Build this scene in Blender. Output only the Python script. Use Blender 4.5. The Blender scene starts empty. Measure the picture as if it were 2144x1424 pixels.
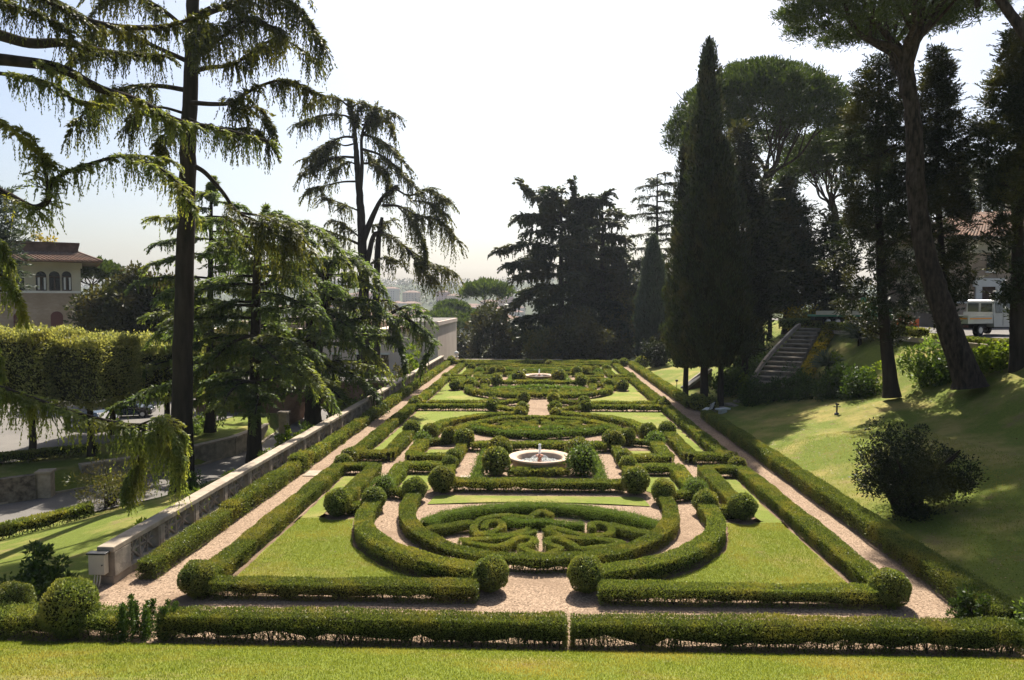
import bpy, math, random
import numpy as np
from mathutils import Vector, Matrix

# ------------------------------------------------------------------ camera, sky, sun, exposure
C = bpy.context.scene
R = math.radians
EYE = 8.0                                     # eye height above the parterre
FPX, CX, CY, HV, AX = 1560.0, 1072.0, 712.0, 630.0, 1128.0
_p = math.atan((CY - HV) / FPX)
_y = math.atan((AX - CX) * math.cos(_p) / FPX)
FW = np.array([-math.sin(_y) * math.cos(_p), math.cos(_y) * math.cos(_p), -math.sin(_p)])
RT = np.array([math.cos(_y), math.sin(_y), 0.0])
UP = np.cross(RT, FW)
cam_d = bpy.data.cameras.new('camera')
cam = bpy.data.objects.new('camera', cam_d)
C.collection.objects.link(cam)
cam_d.sensor_width = 36
cam_d.lens = FPX / 2144 * 36
cam_d.clip_end = 9000
cam_d.clip_start = 0.3
cam.matrix_world = Matrix(((RT[0], UP[0], -FW[0], 0), (RT[1], UP[1], -FW[1], 0), (RT[2], UP[2], -FW[2], EYE), (0, 0, 0, 1)))
C.camera = cam

SUN_AZ, SUN_EL = R(7), R(52)
world = bpy.data.worlds.new('World'); C.world = world; world.use_nodes = True
nt = world.node_tree; nt.nodes.clear()
sky = nt.nodes.new('ShaderNodeTexSky'); sky.sky_type = 'NISHITA'; sky.sun_disc = False
sky.sun_elevation = SUN_EL; sky.sun_rotation = SUN_AZ
sky.air_density = 1.0; sky.dust_density = 3.6; sky.ozone_density = 2.2
bg = nt.nodes.new('ShaderNodeBackground'); bg.inputs[1].default_value = 0.064
wo = nt.nodes.new('ShaderNodeOutputWorld')
nt.links.new(sky.outputs[0], bg.inputs[0]); nt.links.new(bg.outputs[0], wo.inputs[0])
sd = bpy.data.lights.new('sun', 'SUN'); sd.energy = 5.0; sd.angle = R(0.6); sd.color = (1, 0.93, 0.82)
so = bpy.data.objects.new('sun', sd); C.collection.objects.link(so)
sdir = Vector((math.sin(SUN_AZ) * math.cos(SUN_EL), math.cos(SUN_AZ) * math.cos(SUN_EL), math.sin(SUN_EL)))
so.rotation_euler = (-sdir).to_track_quat('-Z', 'Y').to_euler(); so.location = (0, 60, 80)
vs = C.view_settings
vs.view_transform = 'Standard'; vs.look = 'None'; vs.gamma = 1; vs.use_curve_mapping = False
vs.exposure = 1.3
cy = C.cycles
cy.max_bounces = 8; cy.transmission_bounces = 6; cy.transparent_max_bounces = 8; cy.volume_bounces = 0
cy.use_denoising = True
cy.sample_clamp_indirect = 6

rng = np.random.default_rng(7)

# ------------------------------------------------------------------ helpers
def at(u, v, Y):
    """point at ground distance Y (along the garden axis) seen at photo position u, v"""
    d = FW * FPX + RT * (u - CX) - UP * (v - CY)
    return np.array([0, 0, EYE]) + d * (Y / d[1])

def gnd(u, v, z=0.0):
    d = FW * FPX + RT * (u - CX) - UP * (v - CY)
    return np.array([0, 0, EYE]) + d * ((z - EYE) / d[2])

def unit(a):
    a = np.asarray(a, float)
    return a / np.maximum(np.linalg.norm(a, axis=-1, keepdims=True), 1e-9)

def ss(a, b, x):
    t = np.clip((np.asarray(x, float) - a) / (b - a), 0, 1)
    return t * t * (3 - 2 * t)

def spline(P, n=8):
    """Catmull-Rom through the points"""
    P = np.asarray(P, float)
    if len(P) < 3: 
        t = np.linspace(0, 1, n)[:, None]
        return P[0] * (1 - t) + P[-1] * t
    Q = np.vstack([2 * P[0] - P[1], P, 2 * P[-1] - P[-2]])
    out = []
    for i in range(1, len(Q) - 2):
        t = np.linspace(0, 1, n, endpoint=False)[:, None]
        a, b, c, d = Q[i - 1], Q[i], Q[i + 1], Q[i + 2]
        out.append(.5 * (2 * b + (c - a) * t + (2 * a - 5 * b + 4 * c - d) * t * t + (3 * b - 3 * c + d - a) * t ** 3))
    out.append(P[-1:])
    return np.vstack(out)

def resample(P, ds):
    P = np.asarray(P, float)
    seg = np.linalg.norm(np.diff(P, axis=0), axis=1)
    s = np.concatenate([[0], np.cumsum(seg)])
    n = max(2, int(round(s[-1] / ds)) + 1)
    q = np.linspace(0, s[-1], n)
    return np.stack([np.interp(q, s, P[:, k]) for k in range(P.shape[1])], 1), s[-1]

ORG = {}
class MB:
    def __init__(s): s.V, s.F, s.M, s.S, s.n = [], [], [], [], 0
    def add(s, V, F, mat=0, smooth=False):
        V = np.asarray(V, float).reshape(-1, 3); F = np.asarray(F, int)
        if len(F) == 0: return
        s.V.append(V); s.F.append(F + s.n); s.M.append(np.full(len(F), mat)); s.S.append(np.full(len(F), smooth)); s.n += len(V)
    def box(s, c, d, rz=0.0, mat=0):
        x, y, z = np.array(d, float) / 2
        V = np.array([[-x, -y, -z], [x, -y, -z], [x, y, -z], [-x, y, -z], [-x, -y, z], [x, -y, z], [x, y, z], [-x, y, z]])
        if rz: V[:, :2] = V[:, :2] @ np.array([[math.cos(rz), math.sin(rz)], [-math.sin(rz), math.cos(rz)]])
        s.add(V + np.array(c, float), [[0, 3, 2, 1], [4, 5, 6, 7], [0, 1, 5, 4], [1, 2, 6, 5], [2, 3, 7, 6], [3, 0, 4, 7]], mat)
    def span(s, a, b, mat=0):
        a, b = np.array(a, float), np.array(b, float)
        s.box((a + b) / 2, np.abs(b - a), 0, mat)
    def bar(s, p, q, w, h, mat=0):
        """box beam from p to q, w wide (horizontal) and h deep"""
        p, q = np.array(p, float), np.array(q, float)
        t = unit(q - p); sd_ = np.cross(t, [0, 0, 1.0])
        if np.linalg.norm(sd_) < 1e-3: sd_ = np.array([1.0, 0, 0])
        sd_ = unit(sd_); u = np.cross(sd_, t)
        V = [c + sd_ * a * w / 2 + u * b * h / 2 for c in (p, q) for a, b in ((-1, -1), (1, -1), (1, 1), (-1, 1))]
        s.add(V, [[0, 1, 2, 3], [7, 6, 5, 4], [0, 4, 5, 1], [1, 5, 6, 2], [2, 6, 7, 3], [3, 7, 4, 0]], mat)
    def tube(s, P, r, k=6, mat=0, cap=True, flare=None):
        P = np.asarray(P, float); n = len(P)
        r = np.broadcast_to(np.asarray(r, float), (n,)) if np.ndim(r) else np.full(n, r)
        T = unit(np.gradient(P, axis=0))
        ref = np.array([0.0, 0, 1]) if abs(unit(P[-1] - P[0])[2]) < .8 else np.array([1.0, 0, 0])
        A = unit(np.cross(T, ref)); B = np.cross(T, A)
        a = np.arange(k) / k * 2 * math.pi
        V = P[:, None] + r[:, None, None] * (np.cos(a)[None, :, None] * A[:, None] + np.sin(a)[None, :, None] * B[:, None])
        V = V.reshape(-1, 3)
        i = np.arange(n - 1)[:, None] * k; j = np.arange(k)[None]
        F = np.stack([i + j, i + (j + 1) % k, i + k + (j + 1) % k, i + k + j], -1).reshape(-1, 4)
        s.add(V, F, mat, True)
        if cap:
            V2 = np.vstack([V[-k:], P[-1:]]); s.add(V2, [[q, (q + 1) % k, k] for q in range(k)], mat)
    def lathe(s, prof, c=(0, 0, 0), k=32, mat=0, smooth=True):
        prof = np.asarray(prof, float); n = len(prof)
        a = np.arange(k) / k * 2 * math.pi
        V = np.stack([prof[:, 0, None] * np.cos(a), prof[:, 0, None] * np.sin(a), np.repeat(prof[:, 1, None], k, 1)], -1).reshape(-1, 3) + np.array(c, float)
        i = np.arange(n - 1)[:, None] * k; j = np.arange(k)[None]
        F = np.stack([i + j, i + (j + 1) % k, i + k + (j + 1) % k, i + k + j], -1).reshape(-1, 4)
        s.add(V, F, mat, smooth)
    def prism(s, poly, z0, z1, mat=0):
        """upright prism over an x-y polygon (fan caps: convex or nearly so)"""
        poly = np.asarray(poly, float); n = len(poly)
        V = np.vstack([np.c_[poly, np.full(n, z0)], np.c_[poly, np.full(n, z1)]])
        s.add(V, [[i, (i + 1) % n, n + (i + 1) % n, n + i] for i in range(n)], mat)
        c = poly.mean(0)
        s.add(np.vstack([np.c_[poly, np.full(n, z1)], [[c[0], c[1], z1]]]), [[i, (i + 1) % n, n] for i in range(n)], mat)
    def cards(s, P, D, N, L, W, mat=0):
        P = np.asarray(P, float); n = len(P)
        if n == 0: return
        D = unit(D); S_ = unit(np.cross(D, N))
        L = np.broadcast_to(L, (n,))[:, None]; W = np.broadcast_to(W, (n,))[:, None]
        m = P + D * L * .45
        V = np.stack([P, m + S_ * W / 2, P + D * L, m - S_ * W / 2], 1).reshape(-1, 3)
        s.add(V, np.arange(4 * n).reshape(n, 4), mat)
    def build(s, name, mats, parent=None, origin=None, bevel=0.0):
        me = bpy.data.meshes.new(name)
        o = bpy.data.objects.new(name, me); C.collection.objects.link(o)
        if not s.V:
            s.add([[0, 0, 0], [.01, 0, 0], [0, .01, 0]], [[0, 1, 2]])
        V = np.vstack(s.V)
        if parent is not None: off = ORG[parent.name]
        elif origin is not None: off = np.array(origin, float)
        else: off = np.array([(V[:, 0].min() + V[:, 0].max()) / 2, (V[:, 1].min() + V[:, 1].max()) / 2, V[:, 2].min()])
        ORG[o.name] = off
        V = V - off
        nl = np.concatenate([np.full(len(f), f.shape[1]) for f in s.F])
        lv = np.concatenate([f.ravel() for f in s.F])
        me.vertices.add(len(V)); me.vertices.foreach_set('co', V.ravel().astype(np.float32))
        me.loops.add(len(lv)); me.loops.foreach_set('vertex_index', lv.astype(np.int32))
        me.polygons.add(len(nl))
        st = np.concatenate([[0], np.cumsum(nl)[:-1]]).astype(np.int32)
        me.polygons.foreach_set('loop_start', st); me.polygons.foreach_set('loop_total', nl.astype(np.int32))
        me.polygons.foreach_set('material_index', np.concatenate(s.M).astype(np.int32))
        me.polygons.foreach_set('use_smooth', np.concatenate(s.S).astype(bool))
        for m in (mats if isinstance(mats, (list, tuple)) else [mats]): me.materials.append(m)
        me.update(calc_edges=True)
        if parent is not None: o.parent = parent
        else: o.location = off
        if bevel:
            b = o.modifiers.new('bevel', 'BEVEL'); b.width = bevel; b.segments = 2; b.limit_method = 'ANGLE'
        return o

LABELS = {}
def tag(o, label, cat, group=None, kind=None):
    if label in LABELS and not kind: print('DUPLICATE LABEL', label)
    LABELS[label] = 1
    if kind: o['kind'] = kind
    else: o['category'] = cat
    if label: o['label'] = label
    if group: o['group'] = group
    return o
def empty(name, loc, label, cat, group=None):
    o = bpy.data.objects.new(name, None); C.collection.objects.link(o)
    o.location = loc; o.empty_display_size = .3
    ORG[o.name] = np.array(loc, float)
    return tag(o, label, cat, group)
def struct(o, label=None, kind='structure'):
    o['kind'] = kind
    if label: o['label'] = label
    return o

# ------------------------------------------------------------------ materials
def newmat(name):
    m = bpy.data.materials.new(name); m.use_nodes = True; t = m.node_tree; t.nodes.clear()
    out = t.nodes.new('ShaderNodeOutputMaterial')
    return m, t, out
def nd(t, typ, **kw):
    n = t.nodes.new(typ)
    for k, v in kw.items():
        if k.startswith('i_'): n.inputs[k[2:].replace('_', ' ')].default_value = v
        else: setattr(n, k, v)
    return n
def c4(c): return (c[0], c[1], c[2], 1)
def mixc(t, fac, a, b):
    m = nd(t, 'ShaderNodeMix', data_type='RGBA')
    for sock, val in ((m.inputs[0], fac), (m.inputs[6], a), (m.inputs[7], b)):
        if hasattr(val, 'links') or hasattr(val, 'is_linked'): t.links.new(val, sock)
        else: sock.default_value = val if not isinstance(val, tuple) else c4(val)
    return m.outputs[2]
def ramp(t, val, lo, hi):
    m = nd(t, 'ShaderNodeMapRange', clamp=True)
    m.inputs[1].default_value = lo; m.inputs[2].default_value = hi
    t.links.new(val, m.inputs[0]); return m.outputs[0]
def noise(t, scale, detail=4, rough=.55, coord='Object', stretch=None):
    tc = nd(t, 'ShaderNodeTexCoord'); n = nd(t, 'ShaderNodeTexNoise')
    n.inputs['Scale'].default_value = scale; n.inputs['Detail'].default_value = detail; n.inputs['Roughness'].default_value = rough
    src = tc.outputs[coord]
    if stretch:
        mp = nd(t, 'ShaderNodeMapping'); mp.inputs['Scale'].default_value = stretch
        t.links.new(src, mp.inputs[0]); src = mp.outputs[0]
    t.links.new(src, n.inputs['Vector']); return n.outputs[0]
def wpos(t):
    g_ = nd(t, 'ShaderNodeNewGeometry'); return g_.outputs['Position']
def wnoise(t, scale, detail=4, rough=.55, stretch=None):
    n = nd(t, 'ShaderNodeTexNoise')
    n.inputs['Scale'].default_value = scale; n.inputs['Detail'].default_value = detail; n.inputs['Roughness'].default_value = rough
    src = wpos(t)
    if stretch:
        mp = nd(t, 'ShaderNodeMapping'); mp.inputs['Scale'].default_value = stretch
        t.links.new(src, mp.inputs[0]); src = mp.outputs[0]
    t.links.new(src, n.inputs['Vector']); return n.outputs[0]
def principled(t, out, col, rough=.8, spec=.3, bump=None, bstr=.3, bdist=.02, metal=0):
    b = nd(t, 'ShaderNodeBsdfPrincipled')
    if isinstance(col, tuple): b.inputs['Base Color'].default_value = c4(col)
    else: t.links.new(col, b.inputs['Base Color'])
    b.inputs['Roughness'].default_value = rough; b.inputs['Specular IOR Level'].default_value = spec; b.inputs['Metallic'].default_value = metal
    if bump is not None:
        bp = nd(t, 'ShaderNodeBump'); bp.inputs['Strength'].default_value = bstr; bp.inputs['Distance'].default_value = bdist
        t.links.new(bump, bp.inputs['Height']); t.links.new(bp.outputs[0], b.inputs['Normal'])
    t.links.new(b.outputs[0], out.inputs[0]); return b
def leaf(name, c1, c2, c3=None, trans=.4, rough=.5, spec=.25, pscale=.7):
    """leaves: colour varies leaf by leaf and in patches; light passes through them"""
    m, t, out = newmat(name)
    g_ = nd(t, 'ShaderNodeNewGeometry')
    col = mixc(t, g_.outputs['Random Per Island'], c1, c2)
    if c3:
        n = ramp(t, wnoise(t, pscale, 3), .48, .68)
        col = mixc(t, n, col, c3)
    hs = nd(t, 'ShaderNodeHueSaturation'); oi = nd(t, 'ShaderNodeObjectInfo')
    mr = nd(t, 'ShaderNodeMapRange'); mr.inputs[3].default_value = .82; mr.inputs[4].default_value = 1.18
    t.links.new(oi.outputs['Random'], mr.inputs[0]); t.links.new(mr.outputs[0], hs.inputs['Value']); t.links.new(col, hs.inputs['Color'])
    col = hs.outputs[0]
    b = nd(t, 'ShaderNodeBsdfPrincipled'); b.inputs['Roughness'].default_value = rough; b.inputs['Specular IOR Level'].default_value = spec
    t.links.new(col, b.inputs['Base Color'])
    tr = nd(t, 'ShaderNodeBsdfTranslucent')
    gm = nd(t, 'ShaderNodeMix', data_type='RGBA', blend_type='MULTIPLY'); gm.inputs[0].default_value = 1
    t.links.new(col, gm.inputs[6]); gm.inputs[7].default_value = (1.5, 1.45, .7, 1)
    t.links.new(gm.outputs[2], tr.inputs[0])
    mx = nd(t, 'ShaderNodeMixShader'); mx.inputs[0].default_value = trans
    t.links.new(b.outputs[0], mx.inputs[1]); t.links.new(tr.outputs[0], mx.inputs[2]); t.links.new(mx.outputs[0], out.inputs[0])
    return m
def plain(name, c, c2=None, scale=3, rough=.8, spec=.3, bstr=.0, bscale=None, metal=0, stretch=None):
    m, t, out = newmat(name)
    col = mixc(t, ramp(t, noise(t, scale, 5, .6, stretch=stretch), .35, .65), c, c2) if c2 else c
    bump = noise(t, bscale or scale * 6, 4, stretch=stretch) if bstr else None
    principled(t, out, col, rough, spec, bump, bstr, metal=metal)
    return m

M = {}
M['box'] = leaf('box_leaves', (.055, .084, .018), (.19, .222, .052), (.24, .225, .052), trans=.33, pscale=.9)
M['boxb'] = leaf('box_leaves_fresh', (.05, .09, .018), (.14, .195, .04), (.12, .18, .05), trans=.38, pscale=1.2)
M['boxd'] = leaf('laurel_leaves', (.020, .04, .008), (.06, .10, .018), None, trans=.3, rough=.5, spec=.25)
M['core'] = plain('shaded_twig_core', (.016, .018, .007), (.030, .030, .012), 14, 1, 0)  # twiggy inside, darkened to stand in for the shade within the foliage
M['cedar'] = leaf('cedar_needles', (.028, .038, .010), (.082, .09, .016), (.11, .105, .018), trans=.48, pscale=.5)
M['cedarl'] = leaf('cedar_needles_young_backlit', (.07, .10, .028), (.20, .235, .06), (.24, .235, .05), trans=.56, pscale=.8)  # young growth, lightened further to imitate backlight on the low limbs
M['cedarb'] = leaf('cedar_needles_bluish', (.040, .066, .026), (.108, .155, .048), (.16, .178, .042), trans=.58, pscale=.35)
M['cedard'] = leaf('cedar_needles_dark', (.016, .028, .012), (.042, .058, .018), (.06, .058, .014), trans=.35, pscale=.2)
M['cyp'] = leaf('cypress_scales', (.008, .017, .006), (.040, .056, .015), (.062, .056, .018), trans=.3, pscale=.6)
M['litter'] = leaf('dry_leaves', (.10, .06, .03), (.28, .19, .09), None, trans=.2)
M['brown'] = plain('dead_litter', (.06, .045, .03), (.12, .09, .06), 3, 1, .05)
M['cypb'] = leaf('cypress_scales_grey', (.030, .045, .032), (.06, .08, .058), None, trans=.25)
M['jun'] = leaf('juniper_needles', (.007, .013, .005), (.024, .034, .010), (.060, .060, .015), trans=.32, pscale=.45)
M['pine'] = leaf('pine_needles', (.022, .040, .008), (.060, .088, .016), None, trans=.35)
M['oak'] = leaf('evergreen_leaves', (.016, .022, .007), (.05, .055, .014), (.085, .07, .02), trans=.3, pscale=.4)
M['lime'] = leaf('fresh_leaves', (.06, .10, .012), (.17, .22, .03), None, trans=.45, rough=.7, spec=.1)
M['poll'] = leaf('pollard_leaves', (.12, .14, .045), (.40, .40, .18), (.20, .19, .055), trans=.52, pscale=.6)
M['yel'] = leaf('yellow_flowering_leaves', (.10, .10, .01), (.42, .30, .02), (.06, .08, .012), trans=.4, pscale=1.3)
M['olive'] = leaf('olive_leaves', (.04, .05, .015), (.12, .12, .035), (.13, .10, .03), trans=.35)
M['yucca'] = leaf('spiky_blades', (.05, .07, .045), (.10, .13, .08), None, trans=.2)
M['grass'] = leaf('grass_blades', (.085, .12, .02), (.185, .205, .038), (.24, .20, .055), trans=.5, pscale=.35)
M['bark'] = plain('bark_dark', (.020, .016, .012), (.045, .034, .026), 3, .95, .1, .9, 14, stretch=(1, 1, .18))
M['barkp'] = plain('pine_bark', (.013, .010, .008), (.062, .045, .034), 6, .95, .1, 1.0, 9, stretch=(1, 1, .32))
M['stem'] = plain('hedge_stems', (.05, .040, .026), (.09, .075, .05), 9, .95, .1)
M['stone'] = plain('travertine', (.235, .19, .14), (.36, .30, .225), 2.4, .85, .2, .35, 18)
M['stonew'] = plain('weathered_stone', (.16, .135, .105), (.34, .29, .225), 1.6, .9, .15, .5, 9)
M['rock'] = plain('rubble_stone', (.07, .058, .045), (.22, .18, .135), 3.5, .95, .1, 1.0, 5)
M['brickd'] = plain('old_brick', (.085, .05, .036), (.15, .09, .066), 1.2, .9, .1, .5, 12)
M['cream'] = plain('cream_plaster', (.40, .37, .285), (.46, .42, .33), .6, .9, .1)
M['pink'] = plain('pale_pink_plaster', (.56, .455, .39), (.64, .53, .46), .3, .9, .1)
M['white'] = plain('white_stone_trim', (.58, .57, .53), (.66, .64, .6), 1, .8, .2)
M['tile'] = None
M['dark'] = plain('dark_glass', (.012, .013, .014), None, rough=.15, spec=.5)
M['shut'] = plain('dark_red_shutter', (.10, .035, .03), (.12, .045, .036), 2, .6, .3)
M['curt'] = plain('white_curtain', (.5, .5, .52), (.6, .6, .6), 3, .9, .1)
M['black'] = plain('black_rubber', (.012, .012, .012), (.02, .02, .02), 6, .8, .3)
M['wood'] = plain('dark_wood', (.05, .03, .02), (.08, .05, .032), 4, .7, .3, stretch=(1, 1, .2))
M['boxm'] = plain('beige_metal', (.46, .41, .30), (.50, .45, .34), 3, .5, .4)
M['wpaint'] = plain('shaded_white_paint', (.36, .36, .335), (.42, .42, .39), 1.5, .35, .5)  # white truck paint, greyed to stand in for the shade of the trees
M['terra'] = plain('terracotta', (.34, .14, .085), (.42, .19, .12), 5, .8, .2)
M['soil'] = plain('garden_soil', (.10, .068, .043), (.19, .135, .09), 2.2, 1, .05, .8, 20)
M['cloth_o'] = plain('orange_plastic', (.55, .11, .03), (.6, .14, .04), 3, .6, .3)
M['green'] = plain('green_paint', (.03, .16, .08), (.04, .2, .1), 2, .45, .5)
M['blackm'] = plain('black_metal', (.015, .015, .016), (.03, .03, .03), 4, .45, .5)
M['cwhite'] = plain('painted_bench_stone', (.55, .54, .5), (.62, .6, .56), 2, .8, .2)
M['flower'] = plain('red_petals', (.45, .03, .02), (.6, .08, .05), 8, .7, .2)
M['carb'] = plain('black_car_paint', (.012, .014, .018), None, rough=.12, spec=.6)
M['cars'] = plain('silver_car_paint', (.42, .43, .45), None, rough=.22, spec=.6, metal=.3)
M['carblue'] = plain('dark_blue_car_paint', (.03, .045, .07), None, rough=.12, spec=.6)
M['cargl'] = plain('car_glass', (.02, .028, .034), None, rough=.05, spec=.8)
M['orange'] = plain('orange_stripe', (.75, .30, .03), None, rough=.5)
M['rwhite'] = plain('cone_white', (.7, .7, .7), None, rough=.5)

def gravel():
    m, t, out = newmat('gravel')
    v = nd(t, 'ShaderNodeTexVoronoi'); v.inputs['Scale'].default_value = 26
    t.links.new(wpos(t), v.inputs['Vector'])
    bw = nd(t, 'ShaderNodeRGBToBW'); t.links.new(v.outputs['Color'], bw.inputs[0])
    a = mixc(t, bw.outputs[0], (.07, .046, .03), (.40, .29, .20))
    a = mixc(t, ramp(t, wnoise(t, 5, 6, .7), .42, 1.0), a, (.27, .19, .128))
    a = mixc(t, ramp(t, wnoise(t, .45, 4), .5, .72), a, (.175, .12, .08))
    a = mixc(t, ramp(t, wnoise(t, 2.6, 3, .6), .62, .75), a, (.22, .15, .10))
    principled(t, out, a, .95, .1, wnoise(t, 18, 4, .7), .7, .03)
    return m
M['gravel'] = gravel()
def lawn(name, a, b, dry, lo, hi, stretch=None):
    m, t, out = newmat(name)
    c = mixc(t, ramp(t, wnoise(t, 9, 5, .7, stretch), .3, .7), a, b)
    c = mixc(t, ramp(t, wnoise(t, 42, 3, .8, stretch), .35, .75), c, tuple(x * .55 for x in a))
    c = mixc(t, ramp(t, wnoise(t, .32, 4, .6), lo, hi), c, dry)
    c = mixc(t, ramp(t, wnoise(t, 1.3, 5, .65), .50, .78), c, tuple(x * .62 for x in b))
    c = mixc(t, ramp(t, wnoise(t, .8, 6, .7), .56, .74), c, (.19, .14, .07))
    principled(t, out, c, .95, .1, wnoise(t, 30, 4, .8), .9, .05)
    return m
M['lawn'] = lawn('mown_grass', (.152, .19, .034), (.245, .285, .054), (.30, .245, .085), .50, .72)
M['slope'] = lawn('slope_grass', (.112, .148, .024), (.20, .235, .042), (.26, .22, .07), .47, .64)
M['far'] = lawn('wooded_ground', (.03, .045, .015), (.05, .065, .02), (.08, .075, .04), .5, .7)
def asphalt():
    m, t, out = newmat('asphalt')
    c = mixc(t, ramp(t, wnoise(t, .6, 5), .3, .7), (.085, .08, .072), (.135, .125, .11))
    c = mixc(t, ramp(t, wnoise(t, 30, 3, .7), .4, .7), c, (.17, .155, .14))
    principled(t, out, c, .9, .2, wnoise(t, 60, 3), .3, .01); return m
M['asphalt'] = asphalt()
def bricks(name, a, b, mortar, scale, bw=.5, rh=.14):
    m, t, out = newmat(name)
    tc = nd(t, 'ShaderNodeTexCoord'); mp = nd(t, 'ShaderNodeMapping')
    # x along the facade, z up
    sx = nd(t, 'ShaderNodeSeparateXYZ'); cx_ = nd(t, 'ShaderNodeCombineXYZ'); ad = nd(t, 'ShaderNodeMath', operation='ADD')
    t.links.new(tc.outputs['Object'], sx.inputs[0]); t.links.new(sx.outputs[0], ad.inputs[0]); t.links.new(sx.outputs[1], ad.inputs[1])
    t.links.new(ad.outputs[0], cx_.inputs[0]); t.links.new(sx.outputs[2], cx_.inputs[1])
    br = nd(t, 'ShaderNodeTexBrick'); br.inputs['Scale'].default_value = scale
    br.inputs['Color1'].default_value = c4(a); br.inputs['Color2'].default_value = c4(b); br.inputs['Mortar'].default_value = c4(mortar)
    br.inputs['Brick Width'].default_value = bw; br.inputs['Row Height'].default_value = rh; br.inputs['Mortar Size'].default_value = .012
    t.links.new(cx_.outputs[0], br.inputs['Vector'])
    c = mixc(t, ramp(t, noise(t, .5, 5), .35, .7), br.outputs[0], tuple(x * .78 for x in a))
    principled(t, out, c, .9, .1, br.outputs['Fac'], -.2, .02); return m
M['brick'] = bricks('brown_brick', (.33, .25, .18), (.40, .315, .24), (.36, .31, .26), 1.0)
M['brickt'] = bricks('bridge_brick', (.15, .085, .062), (.22, .13, .095), (.22, .18, .15), 1.2)
def tiles():
    m, t, out = newmat('roof_tiles')
    n = noise(t, 7, 5, .7)
    c = mixc(t, ramp(t, n, .3, .7), (.145, .085, .06), (.27, .175, .125))
    c = mixc(t, ramp(t, noise(t, 1.1, 4), .45, .7), c, (.13, .10, .08))
    principled(t, out, c, .9, .1, n, .4, .03); return m
M['tile'] = tiles()
def water():
    m, t, out = newmat('water')
    b = principled(t, out, (.10, .105, .085), .08, .8, noise(t, 14, 4, .7), .7, .04)
    return m
M['water'] = water()
def jetm():
    m, t, out = newmat('foaming_water')
    b = principled(t, out, (.85, .87, .9), .3, .5)
    tr = nd(t, 'ShaderNodeBsdfTranslucent'); tr.inputs[0].default_value = (.9, .92, .95, 1)
    mx = nd(t, 'ShaderNodeMixShader'); mx.inputs[0].default_value = .5
    t.links.new(b.outputs[0], mx.inputs[1]); t.links.new(tr.outputs[0], mx.inputs[2]); t.links.new(mx.outputs[0], out.inputs[0]); return m
M['jet'] = jetm()
# ------------------------------------------------------------------ the lie of the land
RY = [20, 30, 39, 45.6, 50, 57, 67, 80, 120]
RX = [-41, -34, -27.5, -23.2, -20.9, -19.4, -20.7, -22, -25]
def road_x(y): return np.interp(y, RY, RX)
def road_hw(y): return np.interp(y, [43, 50], [3.4, 2.5])
def zone(x, y): return np.interp(x, [11.7, 21, 25.8, 27.2, 60, 200], [0, 2.25, 5.4, 5.7, 6, 6])
def Z(x, y):
    x = np.asarray(x, float); y = np.asarray(y, float)
    zr = zone(x, y) * ss(8, 16, y) 
    zr = zr + np.where(x > 11.7, .10 * np.sin(x * .9 + y * .35) * ss(12, 15, x) * (1 - ss(23, 25, x)), 0)
    rx = road_x(y)
    edge = rx + road_hw(y) + .1
    t = np.clip((-12.6 - x) / np.maximum(-12.6 - edge, 1), 0, 1)
    zl = -.35 - 3.15 * (t * t * (3 - 2 * t) * .6 + t * .4)
    zl = np.where(x < rx - road_hw(y) - .4, -3.5 + 1.25 * ss(0, .4, rx - road_hw(y) - .4 - x), zl)
    zl = zl * ss(17.4, 25, y)
    z = np.where(x < -12.6, zl, np.where(x > 11.7, zr, 0.0))
    # the hill falls away behind the garden, then the valley, then the far ridge
    fall = ss(97, 190, y) * (1 - ss(14, 40, x))
    z = z * (1 - fall) + (-20) * fall
    behind = ss(200, 420, y)
    z = z * (1 - behind) + (-20) * behind
    ridge = ss(880, 1500, y) * (58 + 10 * np.sin(x * .004 + 1.2) + 5 * np.sin(x * .013))
    near_l = ss(-70, -160, x) * (1 - ss(300, 500, y))
    lawn_rise = .09 * 1.4 * ss(16.58, 16.38, y) + .33 * np.clip(16.35 - y, 0, 4)
    return z + ridge + lawn_rise

def grid_sheet(xs, ys, dz=0.0, zf=Z):
    X, Y = np.meshgrid(xs, ys)
    V = np.stack([X, Y, zf(X, Y) + dz], -1).reshape(-1, 3)
    nx = len(xs); i = np.arange(len(ys) - 1)[:, None] * nx; j = np.arange(nx - 1)[None]
    return V, np.stack([i + j, i + j + 1, i + nx + j + 1, i + nx + j], -1).reshape(-1, 4)

xs = np.concatenate([[-1400, -900, -600, -400, -250, -160, -110], np.arange(-80, -12.7, .7), [-12.61, -12.59], np.arange(-12, 11.7, 1.5), [11.69], np.arange(11.9, 62, .6), [70, 90, 120, 170, 250, 400, 600, 900, 1400]])
ys = np.concatenate([[-40, -20, 0, 6], np.arange(9, 16.2, .8), np.arange(16.3, 16.7, .06), np.arange(16.8, 120, .8), np.arange(122, 200, 6), [220, 260, 310, 360, 420, 520, 640, 760, 850], np.arange(880, 1560, 40), [1650, 1800, 2000, 2200]])
b = MB(); V_, F_ = grid_sheet(xs, ys)
cy_ = V_[F_].mean(1)
mi = np.where(cy_[:, 1] > 96, 1, 0)
b.add(V_, F_[mi == 0], 0, True); b.add(V_, F_[mi == 1], 1, True)
struct(b.build('ground', [M['slope'], M['far']], origin=(0, 0, 0)), 'grassy ground of the garden hill and the valley beyond')

# gravel of the whole parterre, one sheet on the level terrace
b = MB(); V_, F_ = grid_sheet(np.linspace(-12.55, 11.65, 13), np.linspace(16.6, 96, 40), .015)
b.add(V_, F_); struct(b.build('path', M['gravel'], origin=(0, 50, 0)), 'pinkish gravel walks of the parterre')
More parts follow.
